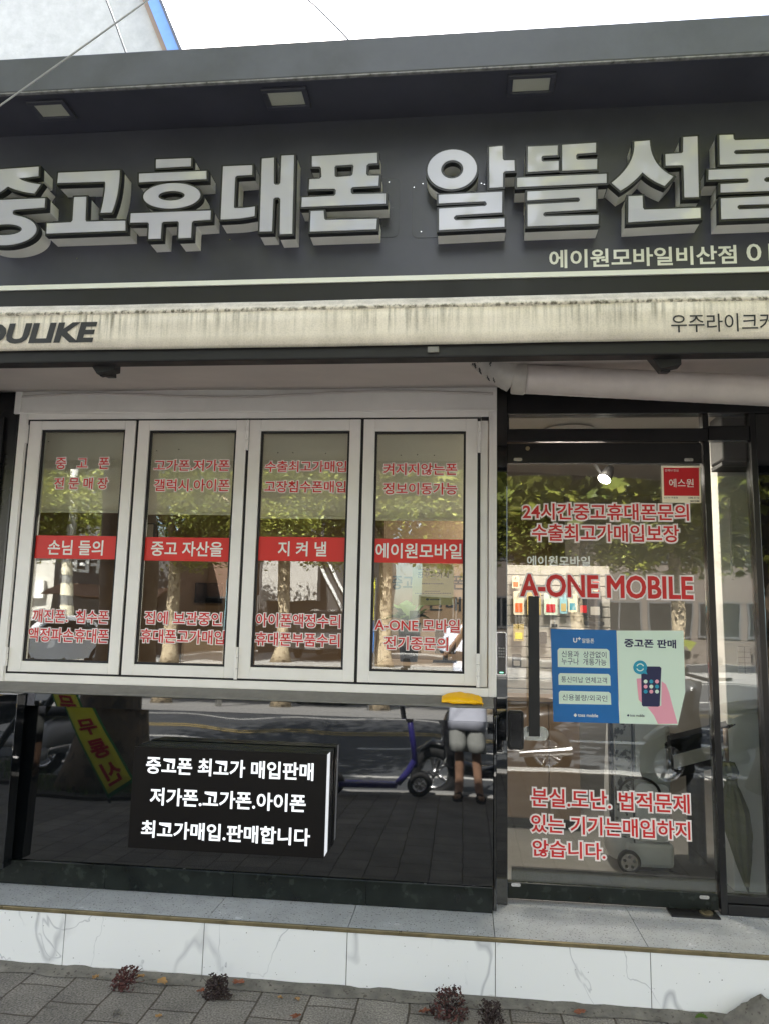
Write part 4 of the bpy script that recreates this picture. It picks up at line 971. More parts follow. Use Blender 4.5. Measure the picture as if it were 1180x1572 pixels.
# ================================================================== YELLOW POUCH ON THE LEDGE
po = thing('pouch', 'crumpled bright yellow plastic pouch lying on the window ledge', 'pouch')
b = MB(); c0 = P(677, 1072, -0.05); c1 = P(739.5, 1074, -0.05); Lp = c1.x - c0.x; rings = []
for i in range(23):
    f = i / 22; prof_ = [0.16, 0.55, 0.86, 1.0, 1.0, 0.95, 0.85, 0.72, 0.60][min(8, int(f * 8.99))]
    hh = 0.0165 * (math.sin(math.pi * min(1, f * 0.93 + 0.04)) ** 0.55) * (1.05 - 0.30 * f); wy = 0.036 * (math.sin(math.pi * (0.04 + 0.92 * f)) ** 0.35)
    ring = []
    for j in range(20):
        a = 2 * math.pi * j / 20; ca, sa = math.cos(a), math.sin(a)
        sq = lambda v: math.copysign(abs(v) ** 0.7, v)
        nn = 0.0060 * noise.noise((f * 6, ca * 1.6, sa * 1.6 + 4)) + 0.0028 * noise.noise((f * 19, ca * 4, sa * 4 + 1))
        yy = -0.047 + sq(ca) * wy; zz = hh + sq(sa) * hh + nn * (1.4 if f > 0.7 else 0.8)
        base = zt1 + (WB - zt1) * (yy + 0.085) / 0.085
        ring.append((c0.x + Lp * f, yy, base + 0.001 + max(0.0, zz)))
    rings.append(ring)
b.loft(rings); fix_normals(b.build('bag', 'yellow', po, smooth=True))
b = MB(); b.tube([(c0.x + Lp * 0.80, -0.088, zt1 + 0.014), (c0.x + Lp * 0.90, -0.086, zt1 + 0.020), (c0.x + Lp * 1.01, -0.075, zt1 + 0.012), (c0.x + Lp * 1.0, -0.082, zt1 + 0.004)], [0.002, 0.004, 0.0045, 0.002], 8); b.build('fold', 'yellow', po, smooth=True)
rebase(po, ((c0.x + c1.x) / 2, -0.047, zt1))

# ================================================================== KEYPAD
kp = thing('keypad', 'black door keypad with a green light on the post beside the door', 'keypad')
kx0, kx1 = P(761, 1000, 0.03).x, P(776.5, 1000, 0.03).x; kz0, kz1 = P(768, 1036.5, 0.03).z, P(768, 970, 0.03).z
b = MB(); b.prism([rr(kx0, kx1, kz0, kz1, 0.008)], 0.026, 0.049); b.build('body', 'chrome', kp, bevel=0.002)
b = MB(); b.prism([rr(kx0 + 0.003, kx1 - 0.003, kz0 + 0.004, kz1 - 0.004, 0.006)], 0.0245, 0.0262); b.build('face', 'screen', kp)
b = MB()
for r_ in range(4):
    for q_ in range(3): b.prism([ell(kx0 + (kx1 - kx0) * (0.27 + 0.23 * q_), kz1 - 0.075 - 0.013 * r_, 0.0022, 0.0022, 8)], 0.0238, 0.0247)
b.build('number_keys', 'white', kp)
b = MB(); b.box(kx0 + 0.015, kx1 - 0.015, 0.0238, 0.0247, kz0 + 0.010, kz0 + 0.015); b.build('status_light', 'led', kp)
rebase(kp, ((kx0 + kx1) / 2, 0.03, kz0))

# ================================================================== POSTERS, STICKER, CARD
GY = DY + 0.0112
def quadmap(ox, oy, k): return lambda u, v: (ox + u / k, oy + v / k)
pm = quadmap(830, 940, 1180 / 240)
def poly(o_pts, Y, m, parent, name, thick=0.0004, mp=pm):
    q = [P(*mp(u, v), GY) for u, v in o_pts]; bb = MB(); bb.prism([[(p.x, p.z) for p in q]], Y, Y + thick); return bb.build(name, m, parent)
def ptx(s_, u0, u1, v0, v1, Y, m, parent, mp=pm, **k):
    a = mp(u0, v0); c = mp(u1, v1); return ptext(s_, a[0], c[0], a[1], c[1], Y, m, parent, Yp=GY, **k)
bp = thing('poster', 'blue mobile plan poster with white text boxes taped inside the door glass', 'poster', 'posters on the door')
poly([(70, 125), (565, 135), (588, 838), (92, 825)], GY - 0.0022, 'blue', bp, 'sheet')
bxs = [[(122, 285), (135, 270), (495, 276), (513, 292), (518, 421), (124, 412)], [(128, 472), (140, 459), (505, 465), (520, 480), (523, 553), (130, 547)], [(131, 605), (143, 592), (508, 600), (523, 614), (527, 697), (133, 690)]]
for q in bxs: poly(q, GY - 0.0028, 'paper', bp, 'text_box')
for s_, u0, u1, v0, v1, bo in (('신용과  상관없이', 152, 490, 293, 342, 0.002), ('누구나  개통가능', 152, 490, 347, 398, 0.002), ('통신미납 연체고객', 150, 494, 487, 532, 0.0), ('신용불량/외국인', 158, 497, 622, 668, 0.0)):
    ptx(s_, u0, u1, v0, v1, GY - 0.0034, 'navy', bp, bold=bo)
ptx('U', 240, 270, 193, 228, GY - 0.0028, 'signwhite', bp, bold=0.03); ptx('+', 274, 298, 186, 210, GY - 0.0028, 'signwhite', bp, bold=0.03)
ptx('알뜰폰', 306, 398, 197, 232, GY - 0.0028, 'signwhite', bp, bold=0.012)
ptx('toss mobile', 277, 428, 764, 790, GY - 0.0028, 'signwhite', bp, bold=0.014); poly([(243, 776), (256, 762), (270, 776), (257, 790)], GY - 0.0028, 'signwhite', bp, 'emblem')
rebase(bp, P(900, 1105, GY))
wp = thing('poster', 'pale mint poster with a pink hand holding a phone taped inside the door glass', 'poster', 'posters on the door')
poly([(568, 138), (1072, 138), (1086, 600), (1030, 850), (590, 838)], GY - 0.0018, 'paper', wp, 'sheet')
ptx('중고폰 판매', 625, 1016, 203, 268, GY - 0.0026, 'navy', wp, bold=0.03)
poly([(800, 714), (905, 705), (908, 520), (940, 545), (965, 610), (985, 690), (1028, 840), (880, 842), (850, 780)], GY - 0.0024, 'pink', wp, 'hand')
poly([(718, 500), (760, 498), (765, 690), (735, 660), (728, 600), (722, 540)], GY - 0.0024, 'pink', wp, 'finger')
poly([(752, 420), (764, 408), (892, 409), (905, 420), (893, 704), (880, 712), (768, 710), (758, 700)], GY - 0.0029, 'navy', wp, 'phone')
for i in range(3):
    for j in range(3): poly(el(786 + 43 * j, 522 + 38 * i, 15, 15, 12, tilt=0), GY - 0.0034, ['paper', 'pink', 'teal'][(i + 2 * j) % 3], wp, 'app_dot')
poly(el(745, 415, 52, 52, 30, tilt=0) , GY - 0.0034, 'teal', wp, 'speech_bubble'); poly([(760, 458), (790, 440), (800, 468)], GY - 0.0033, 'teal', wp, 'bubble_tail')
for s0 in (20, 200):
    q = el(745, 415, 30, 30, 14, s0, s0 + 140, 0) + el(745, 415, 22, 22, 14, s0, s0 + 140, 0)[::-1]; poly(q, GY - 0.0039, 'paper', wp, 'arrow_mark')
ptx('toss mobile', 668, 778, 768, 788, GY - 0.0026, 'navy', wp, bold=0.012); poly([(645, 777), (655, 767), (665, 777), (655, 787)], GY - 0.0026, 'navy', wp, 'emblem')
rebase(wp, P(1000, 1108, GY))
sm = quadmap(1000, 700, 1180 / 90)
st = thing('sticker', 'square crimson security company sticker with cream border at the top of the door', 'sticker')
poly([(185, 198), (968, 198), (990, 945), (205, 940)], GY - 0.0018, 'cream', st, 'backing', mp=sm)
poly([(228, 238), (940, 238), (950, 806), (240, 800)], GY - 0.0023, 'stickerred', st, 'red_field', mp=sm)
ptx('에스원', 340, 832, 462, 632, GY - 0.0028, 'signwhite', st, sm, bold=0.006); ptx('언제나 안심', 255, 525, 270, 318, GY - 0.0028, 'signwhite', st, sm, bold=0.006)
ptx('CCTV 작동중', 238, 520, 822, 858, GY - 0.0023, 'ink', st, sm, bold=0.01); ptx('1588-3112', 725, 945, 826, 860, GY - 0.0023, 'ink', st, sm, bold=0.01); ptx('SECOM', 765, 945, 892, 928, GY - 0.0023, 'ink', st, sm, bold=0.03)
rebase(st, P(1045, 771, GY))
cm = quadmap(550, 850, 1180 / 180)
cdd = thing('notice_card', 'yellowed notice card taped inside the rightmost window', 'card')
GYs = GY; GY = 0.034
poly([(541, 105), (955, 105), (955, 515), (538, 518)], 0.032, 'kraft', cdd, 'sheet', mp=cm)
ptx('꿈꾸는가게', 592, 905, 187, 245, 0.0312, 'ink', cdd, cm, bold=0.008)
b = MB()
for (u0, u1, v0, v1) in ((598, 660, 154, 164), (672, 718, 150, 168), (636, 852, 296, 308), (662, 815, 374, 382), (566, 930, 394, 404), (712, 815, 456, 468)):
    k_ = u0
    while k_ < u1 - 6:
        w_ = rnd.uniform(8, 16); a = P(*cm(k_, v0), GY); c = P(*cm(min(u1, k_ + w_), v1), GY); b.box(a.x, c.x, 0.0312, 0.0318, c.z, a.z); k_ += w_ + 4
b.build('small_print', 'ink', cdd)
q = el(690, 460, 16, 11, 20, tilt=0); poly(q, 0.0312, 'ink', cdd, 'emblem', mp=cm)
rebase(cdd, P(665, 928, GY)); GY = GYs

# ================================================================== CABLES
def cable(label, pts, r=0.004):
    b = MB(); b.tube(pts, r, 6); o = tag(b.build('cable', 'wire', smooth=True), label, 'cable', 'overhead cables'); return o
def sag(p, q, n=16, s=0.03): return [p + (q - p) * (i / n) + Vector((0, 0, -s * math.sin(math.pi * i / n))) for i in range(n + 1)]
M['wirelight'] = mat('pale_cable', (0.33, 0.33, 0.35), 0.5)
a = P(0, 157, -0.9); c = P(228, -6, -0.75); d = c - a
o = cable('thin pale cable crossing diagonally in front of the cornice at upper left', sag(a - d * 1.5, c + d * 2.0, 24, 0.02), 0.0042); o.data.materials[0] = M['wirelight']
a = P(158, -6, 2.0); c = P(192, 84, 2.2); d = c - a; cable('thin cable hanging against the white gable wall', sag(a - d * 1.0, c + d * 0.8, 12, -0.05), 0.008)
a = P(446, -6, 1.5); c = P(523, 64, 1.2); d = c - a; cable('thin dark cable curving over the roof edge against the sky', sag(a - d * 1.0, c + d * 0.8, 16, -0.10), 0.007)

# ================================================================== NEIGHBOUR WITH GABLE
nb = thing('gable_house', 'white stucco gable wall with blue verge trim rising behind the shop roof', 'house')
NY = 5.2
pa, pb = P(228, 0, NY), P(262, 85, NY); sl_ = (pb - pa)
top = pa - sl_ * 4.0; bot = pb + sl_ * 5.0
b = MB(); xl = P(-500, 50, NY).x - 3
b.prism([[(xl, -0.1), (bot.x, -0.1), (bot.x, bot.z), (top.x, top.z), (xl, top.z)]], NY, NY + 6); b.build('wall', 'stucco', nb)
nrm = Vector((sl_.z, 0, -sl_.x)).normalized()
if nrm.x < 0: nrm = -nrm
def strip(o0, o1, y0, y1, m, nm):
    b = MB(); q = [bot + nrm * o0, bot + nrm * o1, top + nrm * o1, top + nrm * o0]; b.prism([[(p.x, p.z) for p in q]], y0, y1); b.build(nm, m, nb)
strip(-0.07, 0.002, NY - 0.05, NY - 0.004, 'tanwall', 'verge_board'); strip(0.003, 0.15, NY - 0.22, NY + 6.1, 'bluetrim', 'verge_trim'); strip(0.151, 0.19, NY - 0.24, NY + 6.1, 'cornice', 'roof_edge')
rebase(nb, (xl / 2 + bot.x / 2, NY, 0))
# ================================================================== INSIDE THE SHOP
for i in range(4):
    q = glass_px[i]
    x0 = (P(*q[0], 0.09).x) - 0.03; x1 = P(*q[1], 0.09).x + 0.03
    zz = P(q[0][0], (783, 786, 792, 795)[i], 0.09).z
    t = thing('roller_blind', ('olive grey roller blind half lowered behind the leftmost window', 'olive grey roller blind half lowered behind the window reading 중고 자산을', 'olive grey roller blind half lowered behind the window reading 지 켜 낼', 'olive grey roller blind half lowered behind the rightmost window')[i], 'blind', 'roller blinds behind the windows')
    b = MB(); n = 20; vs = []; fs = []
    for k in range(n + 1):
        for j in range(9):
            x = x0 + (x1 - x0) * k / n; z = zz + (GT + 0.01 - zz) * j / 8
            vs.append((x, 0.095 + 0.003 * noise.noise((x * 3, z * 2, i))  , z))
    for k in range(n):
        for j in range(8): a = k * 9 + j; fs.append((a, a + 9, a + 10, a + 1))
    b.add(vs, fs); o = b.build('cloth', 'blind', t, smooth=True); md = o.modifiers.new('thick', 'SOLIDIFY'); md.thickness = 0.001
    b = MB(); b.box(x0, x1, 0.088, 0.102, zz - 0.012, zz - 0.0005); b.build('hem_bar', 'blind', t, bevel=0.003)
    b = MB()
    for (hx, hy) in (((75, 678),), ((241, 692), (275, 690)), ((427, 695), (450, 695), (500, 696)), ((615, 699), (640, 698), (666, 699)))[i]:
        c = P(hx, hy, 0.09); b.prism([ell(c.x, c.z, 0.0035, 0.003, 8)], 0.0895, 0.0905)
    b.build('pin_hole', 'ink', t)
    rebase(t, ((x0 + x1) / 2, 0.095, zz))

# ceiling lamps added out of view to brighten the shop inside
def lamp(label, loc, power, size=0.35):
    t = thing('fill_ceiling_lamp', label, 'lamp', 'added ceiling lamps out of view')
    b = MB(); b.tube([(0, 0, 0), (0, 0, 0.05)], 0.16, 24); b.build('housing', 'white', t)
    b = MB(); b.tube([(0, 0, -0.006), (0, 0, -0.0005)], 0.14, 24); b.build('diffuser', 'lampglow', t)
    l = bpy.data.lights.new('fill_light', 'AREA'); l.energy = power; l.size = size; l.color = (1, 0.88, 0.74)
    o = bpy.data.objects.new('fill_light', l); COL.objects.link(o); o.parent = t; o.location = (0, 0, -0.03)
    t.location = loc
lamp('added unseen ceiling lamp lighting the shop behind the left windows', (-1.3, 1.5, IC - 0.06), 7)
lamp('added unseen ceiling lamp lighting the shop behind the glass door', (0.62, 0.88, IC - 0.06), 6)
sp = thing('spot_lamp', 'lit adjustable spot lamp on the ceiling behind the door glass', 'lamp')
c = P(927, 735, 1.2)
b = MB(); a = c + Vector((-0.05, 0.03, 0.10)); b.tube([Vector((a.x - 0.05, a.y, IC)), a, c + Vector((-0.02, 0, 0.03))], 0.012, 8); b.build('arm', 'blackmatte', sp)
dirv = Vector((-0.45, -0.35, -0.75)).normalized()
b = MB(); b.tube([c - dirv * 0.10, c - dirv * 0.06, c], [0.022, 0.035, 0.045], 18); b.build('head', 'blackmatte', sp, smooth=True)
b = MB(); b.tube([c + dirv * 0.001, c + dirv * 0.006], 0.040, 18); b.build('bulb_face', 'lampglow', sp)
rebase(sp, c)

# slat wall with phone accessories
sw = thing('slat_wall', 'white slatted display wall inside the door for hanging phone accessories', 'display wall')
SWY = 1.55
s0, s1 = P(770, 950, SWY), P(936, 950, SWY); sz0, sz1 = P(850, 1075, SWY).z, P(850, 868, SWY).z
b = MB(); k = 13
for i in range(k):
    z = sz0 + (sz1 - sz0) * i / k; b.box(s0.x, s1.x, SWY, SWY + 0.02, z + 0.003, z + (sz1 - sz0) / k - 0.003)
b.build('slat', 'greywall', sw, bevel=0.002)
b = MB(); b.box(s0.x, s1.x, SWY + 0.0205, SWY + 0.04, sz0, sz1); b.build('backing', 'greywall', sw); rebase(sw, ((s0.x + s1.x) / 2, SWY, sz0))
M['orange'] = mat('orange_print', lin((230, 110, 40)), 0.45); M['skyblue'] = mat('light_blue_pack', lin((150, 200, 215)), 0.45)
packs = [('orange and white accessory pack hanging at the left of the slat wall', 787, 803, 908, 944, 'cream', 'orange'), ('yellow edged accessory pack behind the door handle', 808, 829, 910, 944, 'kraft', 'yellow'),
         ('white accessory pack with a red stripe under the letter O', 834, 854, 911, 944, 'paper', 'stickerred'), ('light blue accessory pack beside the white striped one', 858, 869, 911, 942, 'skyblue', 'kraft'),
         ('black phone case pack with a red label at the right of the wall', 887, 901, 915, 944, 'ink', 'stickerred'), ('grey framed phone case pack at the far right of the slat wall', 902, 922, 915, 948, 'ink', 'greywall'),
         ('yellow green sheet hanging low on the slat wall', 787, 803, 958, 984, 'kraft', 'banner'), ('dark card pinned at a slant beside the door handle', 827, 838, 970, 988, 'ink', 'ink')]
packs += [('small pink pack low on the slat wall right of the door handle', 868, 880, 1012, 1026, 'stickerred', 'pink'), ('small orange pack low on the slat wall beside the pink one', 882, 893, 1012, 1027, 'orange', 'cream'),
          ('white cable pack high on the slat wall under the letter N', 871, 884, 912, 940, 'cream', 'teal'), ('grey cable coil card in the middle of the slat wall', 843, 856, 952, 964, 'greywall', 'ink'),
          ('dark narrow accessory tray at the right end of the slat wall', 896, 926, 954, 960, 'ink', 'ink'), ('red topped pack at the top right of the slat wall', 906, 918, 893, 910, 'stickerred', 'cream'), ('cream pack at the top left of the slat wall', 785, 796, 884, 903, 'cream', 'orange'),
          ('teal topped pack low in the middle of the slat wall', 846, 858, 1008, 1026, 'skyblue', 'teal'), ('black boxed charger low at the left of the slat wall', 785, 799, 1004, 1024, 'ink', 'greywall')]
for lab, x0, x1, y0, y1, m1, m2 in packs:
    t = thing('accessory_pack', lab, 'pack', 'packs on the slat wall')
    a, c = P(x0, y1, SWY - 0.03), P(x1, y0, SWY - 0.03); w_, h_ = c.x - a.x, c.z - a.z
    b = MB(); b.prism([rr(a.x, c.x, a.z, c.z, 0.008)], SWY - 0.045, SWY - 0.03); b.build('box', m1, t, bevel=0.002)
    b = MB(); b.prism([rr(a.x + w_ * 0.15, c.x - w_ * 0.15, a.z + h_ * 0.12, a.z + h_ * 0.5, 0.004)], SWY - 0.047, SWY - 0.0445); b.build('label', m2, t)
    b = MB(); b.tube([((a.x + c.x) / 2, SWY - 0.005, c.z - 0.01), ((a.x + c.x) / 2, SWY - 0.06, c.z - 0.012)], 0.003, 6); b.build('hook', 'chrome', t)
    rebase(t, ((a.x + c.x) / 2, SWY, a.z))

cb = thing('cabinet', 'tan wooden cabinet with flat doors inside the shop door', 'cabinet')
cy = 1.30; c0, c1 = P(770, 1150, cy), P(890, 1150, cy); cz = P(830, 1078, cy).z
b = MB(); b.box(c0.x, c1.x, cy + 0.02, 1.54, IF_ + 0.06, cz); b.build('carcass', 'wood', cb, bevel=0.003)
b = MB(); b.box(c0.x - 0.02, c1.x + 0.02, cy - 0.01, 1.545, cz + 0.001, cz + 0.03); b.build('top', 'wood', cb, bevel=0.003)
b = MB(); mid = c0.x + (c1.x - c0.x) * 0.6; b.box(c0.x + 0.003, mid - 0.002, cy, cy + 0.019, IF_ + 0.07, cz - 0.004); b.build('cabinet_door', 'wood', cb, bevel=0.002)
b = MB(); b.box(mid + 0.002, c1.x - 0.003, cy, cy + 0.019, IF_ + 0.07, cz - 0.004); b.build('cabinet_door', 'wood', cb, bevel=0.002)
b = MB(); b.box(c0.x, c1.x, cy + 0.04, 1.5, IF_, IF_ + 0.059); b.build('plinth', 'blackmatte', cb); rebase(cb, ((c0.x + c1.x) / 2, cy, IF_))

# golf travel bag on wheels
gb = thing('golf_bag', 'grey wheeled golf travel bag standing upright behind the door glass', 'golf bag')
gy = 0.62; g0, g1 = P(938, 1200, gy).x, P(1034, 1200, gy).x; gt = P(990, 1085, gy).z; gz = IF_
cx = (g0 + g1) / 2; wd_ = (g1 - g0)
rings = []
for i in range(12):
    f = i / 11; z = gz + 0.055 + (gt - gz - 0.055) * f; ww = wd_ * 0.5 * (0.86 + 0.14 * math.sin(math.pi * (0.15 + 0.7 * f))); dd = 0.15 * (1.0 - 0.10 * f)
    rings.append([(cx - 0.02 + 0.03 * f + math.copysign(abs(math.cos(a)) ** 0.45, math.cos(a)) * ww, gy + 0.12 + math.copysign(abs(math.sin(a)) ** 0.5, math.sin(a)) * dd, z) for a in [2 * math.pi * j / 28 for j in range(28)]])
b = MB(); b.loft(rings); fix_normals(b.build('bag_body', 'bagcloth', gb, smooth=True))
fy = gy - 0.045
b = MB(); b.prism([rr(g0 + 0.012, g0 + wd_ * 0.30, gz + 0.17, gt - 0.02, 0.03)], fy + 0.008, fy + 0.03); b.build('side_pocket', 'bagmesh', gb, bevel=0.006)
b = MB(); b.prism([rr(g0 + wd_ * 0.36, g1 - wd_ * 0.16, gz + (gt - gz) * 0.60, gt - 0.03, 0.02)], fy - 0.004, fy + 0.02); o1 = b.build('upper_pocket', 'bagcloth', gb, bevel=0.006)
b = MB(); b.prism([rr(g0 + wd_ * 0.34, g1 - wd_ * 0.12, gz + 0.16, gz + (gt - gz) * 0.54, 0.035)], fy - 0.008, fy + 0.02); o2 = b.build('lower_pocket', 'bagcloth', gb, bevel=0.006)
b = MB(); zc = gz + (gt - gz) * 0.42; b.tube([(cx - 0.03 + 0.1 * math.cos(t_), fy - 0.012, zc + 0.05 + 0.075 * math.sin(t_)) for t_ in [math.pi * k / 14 for k in range(-2, 17)]], 0.007, 8); b.build('carry_handle', 'blackmatte', gb)
b = MB(); b.box(g0 - 0.006, g0 + 0.010, gy + 0.0, gy + 0.05, gz + 0.16, gt - 0.02); b.box(g0 + wd_ * 0.315, g0 + wd_ * 0.33, fy + 0.004, fy + 0.02, gz + 0.13, gt - 0.02); b.build('piping', 'blackmatte', gb)
b = MB(); b.box(g0 + wd_ * 0.18, g1 - 0.02, fy - 0.005, gy + 0.20, gz + 0.03, gz + 0.15); b.build('base_shell', 'bagcloth', gb, bevel=0.02)
b = MB(); b.box(g0 + wd_ * 0.22, g1 - 0.03, gy, gy + 0.18, gz + 0.004, gz + 0.029); b.build('base_foot', 'blackmatte', gb, bevel=0.004)
for dx in (0.22,):
    c = Vector((g0 + wd_ * dx, fy - 0.006, gz + 0.058)); w_ = MB()
    w_.prism([ell(c.x, c.z, 0.056, 0.056, 28), ell(c.x, c.z, 0.042, 0.042, 28)], c.y - 0.015, c.y + 0.015); wh = w_.build('wheel', 'tyre', gb, bevel=0.004)
    w_ = MB(); w_.prism([ell(c.x, c.z, 0.0415, 0.0415, 28)] + [ell(c.x + 0.025 * math.cos(a), c.z + 0.025 * math.sin(a), 0.0085, 0.0085, 10) for a in [2 * math.pi * k / 5 + 0.3 for k in range(5)]], c.y - 0.012, c.y + 0.01); w_.build('rim', 'chrome', wh)
rebase(gb, (cx, gy, gz))

tb = thing('side_table', 'black column side table with tilted folder at the right behind the door', 'table')
ty = 0.72; c = P(1066, 1200, ty)
b = MB(); b.tube([(c.x, ty, IF_ + 0.02), (c.x, ty, IF_ + 0.62)], 0.045, 20); b.build('column', 'blackmatte', tb)
b = MB(); b.tube([(c.x, ty, IF_), (c.x, ty, IF_ + 0.012), (c.x, ty, IF_ + 0.03)], [0.19, 0.19, 0.05], 30); b.build('foot', 'blackmatte', tb)
b = MB(); b.tube([(c.x, ty, IF_ + 0.62), (c.x, ty, IF_ + 0.645)], 0.24, 36); b.build('table_top', 'blackmatte', tb); rebase(tb, (c.x, ty, IF_))
fo = thing('folder', 'glossy black folder leaning over the edge of the side table', 'folder')
b = MB(); b.box(-0.17, 0.17, -0.02, 0.02, -0.12, 0.12); b.build('cover', 'screen', fo, bevel=0.003); b = MB(); b.box(-0.16, 0.10, -0.026, -0.0205, -0.05, 0.03); b.build('flap', 'greywall', fo)
fo.location = (c.x - 0.04, ty - 0.27, IF_ + 0.64); fo.rotation_euler = (0.5, -0.25, 0.15)

# umbrella in the side light
um = thing('umbrella', 'folded olive green umbrella with wooden handle leaning in the side window', 'umbrella')
uy = 0.30; u0, u1 = P(1115, 1166, uy + 0.05), P(1148, 1372, uy); u1.z = max(u1.z, IF_ + 0.004)
ax_ = (u1 - u0)
def up(f): return u0 + ax_ * f
b = MB(); ns = 26; rings = []
for i in range(ns + 1):
    f = i / ns; r_ = 0.0
    F0 = [(0, .030), (.08, .042), (.15, .026), (.18, .024), (.24, .036), (.4, .055), (.6, .052), (.8, .034), (.94, .016), (1, .010)]
    for (fa, ra), (fb, rb) in zip(F0, F0[1:]):
        if fa <= f <= fb: r_ = ra + (rb - ra) * (f - fa) / (fb - fa); break
    c = up(0.02 + 0.93 * f)
    rings.append([(c.x + r_ * math.cos(a) * (1 + 0.16 * math.cos(8 * a + f * 7)), c.y + r_ * math.sin(a) * (1 + 0.16 * math.cos(8 * a + f * 7)), c.z) for a in [2 * math.pi * j / 40 for j in range(40)]])
b.loft(rings); fix_normals(b.build('canopy', 'olive', um, smooth=True))
b = MB(); b.tube([up(0.94), up(1.0)], [0.008, 0.004], 10); b.build('tip', 'blackmatte', um)
b = MB(); h0 = P(1112.5, 1118, uy + 0.06); b.tube([up(0.03), (up(0.0) + h0) / 2, h0], [0.008, 0.012, 0.012], 10); b.build('handle', 'wood', um, smooth=True)
b = MB(); c = up(0.165); b.tube([c + Vector((0, 0, 0.008)), c - Vector((0, 0, 0.008))], 0.031, 20); b.build('strap', 'olive', um); rebase(um, u1)

ws = thing('wall_switch', 'white switch plate with ten small buttons on the column behind the side window', 'switch')
c0, c1 = P(1133, 1034, 0.39), P(1151, 993, 0.39)
b = MB(); b.box(c0.x, c1.x, 0.388, 0.3995, c0.z, c1.z); b.build('plate', 'white', ws, bevel=0.002)
b = MB(); b.box((c0.x + c1.x) / 2 - 0.001, (c0.x + c1.x) / 2 + 0.001, 0.3868, 0.3878, c0.z, c1.z)
for k in range(6):
    z = c0.z + (c1.z - c0.z) * k / 5; b.box(c0.x, c1.x, 0.3868 - 0.0001 * 0, 0.3877, z - 0.0008, z + 0.0008) if False else b.box(c0.x, (c0.x + c1.x) / 2 - 0.0012, 0.3868, 0.3878, z - 0.0009, z + 0.0009)
    b.box((c0.x + c1.x) / 2 + 0.0012, c1.x, 0.3868, 0.3878, z - 0.0009, z + 0.0009)
b.build('button_gap', 'ink', ws); rebase(ws, ((c0.x + c1.x) / 2, 0.39, c0.z))
ac = thing('air_curtain', 'black wall unit high behind the side window above the column', 'unit')
c0, c1 = P(1099, 722, 0.30), P(1146, 640, 0.30); b = MB(); b.box(c0.x, c1.x - 0.02, 0.20, 0.39, c0.z + 0.03, c1.z); b.build('casing', 'blackmatte', ac, bevel=0.012)
b = MB(); b.box(c0.x, c1.x + 0.02, 0.22, 0.38, c0.z + 0.005, c0.z + 0.028); b.build('outlet', 'ink', ac, bevel=0.004); rebase(ac, ((c0.x + c1.x) / 2, 0.39, c0.z))

# behind windows: television, framed notices, desk, chair
tv = thing('television', 'dark wall television seen through the second window from the left', 'television')
c0, c1 = P(299, 925, IB - 0.06), P(341, 895, IB - 0.06); b = MB(); b.box(c0.x, c1.x, IB - 0.07, IB - 0.005, c0.z, c1.z); b.build('casing', 'blackmatte', tv, bevel=0.004)
b = MB(); b.box(c0.x + 0.01, c1.x - 0.01, IB - 0.073, IB - 0.0695, c0.z + 0.01, c1.z - 0.01); b.build('screen', 'screen', tv); rebase(tv, ((c0.x + c1.x) / 2, IB, c0.z))
for (x0, x1, lab) in ((222, 238.5, 'left framed notice on the brown wall behind the second window'), (241.5, 257, 'right framed notice on the brown wall behind the second window')):
    t = thing('framed_notice', lab, 'notice', 'framed notices on the back wall'); c0, c1 = P(x0, 829, IB - 0.03), P(x1, 803, IB - 0.03)
    b = MB(); b.box(c0.x, c1.x, IB - 0.03, IB - 0.002, c0.z, c1.z); b.build('frame', 'blackmatte', t); b = MB(); b.box(c0.x + 0.015, c1.x - 0.015, IB - 0.033, IB - 0.0295, c0.z + 0.015, c1.z - 0.015); b.build('sheet', 'cream', t); rebase(t, ((c0.x + c1.x) / 2, IB, c0.z))
dk = thing('desk', 'light wooden desk behind the rightmost window', 'desk')
c0, c1 = P(586, 1022, 0.9), P(712, 1022, 0.9); dz = P(650, 1017, 0.9).z
b = MB(); b.box(c0.x, c1.x, 0.55, 1.2, dz - 0.03, dz); b.build('desk_top', 'wood', dk, bevel=0.003)
for xx in (c0.x + 0.04, c1.x - 0.04):
    b = MB(); b.box(xx - 0.025, xx + 0.025, 0.58, 1.17, IF_, dz - 0.031); b.build('side_panel', 'greywall', dk)
rebase(dk, ((c0.x + c1.x) / 2, 0.9, IF_))
mo = thing('monitor', 'small black monitor standing on the desk behind the rightmost window', 'monitor')
c0, c1 = P(674, 1016, 0.95), P(691, 1002, 0.95); b = MB(); b.box(c0.x - 0.03, c1.x + 0.03, 0.95, 0.975, dz + 0.05, dz + 0.22); b.build('screen', 'screen', mo, bevel=0.004)
b = MB(); b.box((c0.x + c1.x) / 2 - 0.015, (c0.x + c1.x) / 2 + 0.015, 0.976, 1.0, dz + 0.012, dz + 0.1); b.box((c0.x + c1.x) / 2 - 0.07, (c0.x + c1.x) / 2 + 0.07, 0.90, 1.03, dz + 0.0005, dz + 0.0115); b.build('stand', 'blackmatte', mo); rebase(mo, ((c0.x + c1.x) / 2, 0.97, dz))
pl_ = thing('potted_plant', 'dark green leafy plant behind the rightmost window', 'plant')
c = P(628, 940, 0.95); rnd = random.Random(12); b = MB()
for k in range(26):
    a = rnd.uniform(0, 6.28); l_ = rnd.uniform(0.10, 0.22); d = Vector((math.cos(a), 0.6 * math.sin(a), rnd.uniform(0.1, 1.1))).normalized(); s_ = d.cross(Vector((0, 0, 1))).normalized() * l_ * 0.28
    o_ = Vector((c.x, 0.95, c.z - 0.05)); m__ = o_ + d * l_ * 0.55 + Vector((0, 0, 0.01)); e_ = o_ + d * l_ - Vector((0, 0, 0.03))
    b.add([o_, m__ + s_, e_, m__ - s_, m__], [(0, 1, 4), (1, 2, 4), (2, 3, 4), (3, 0, 4)])
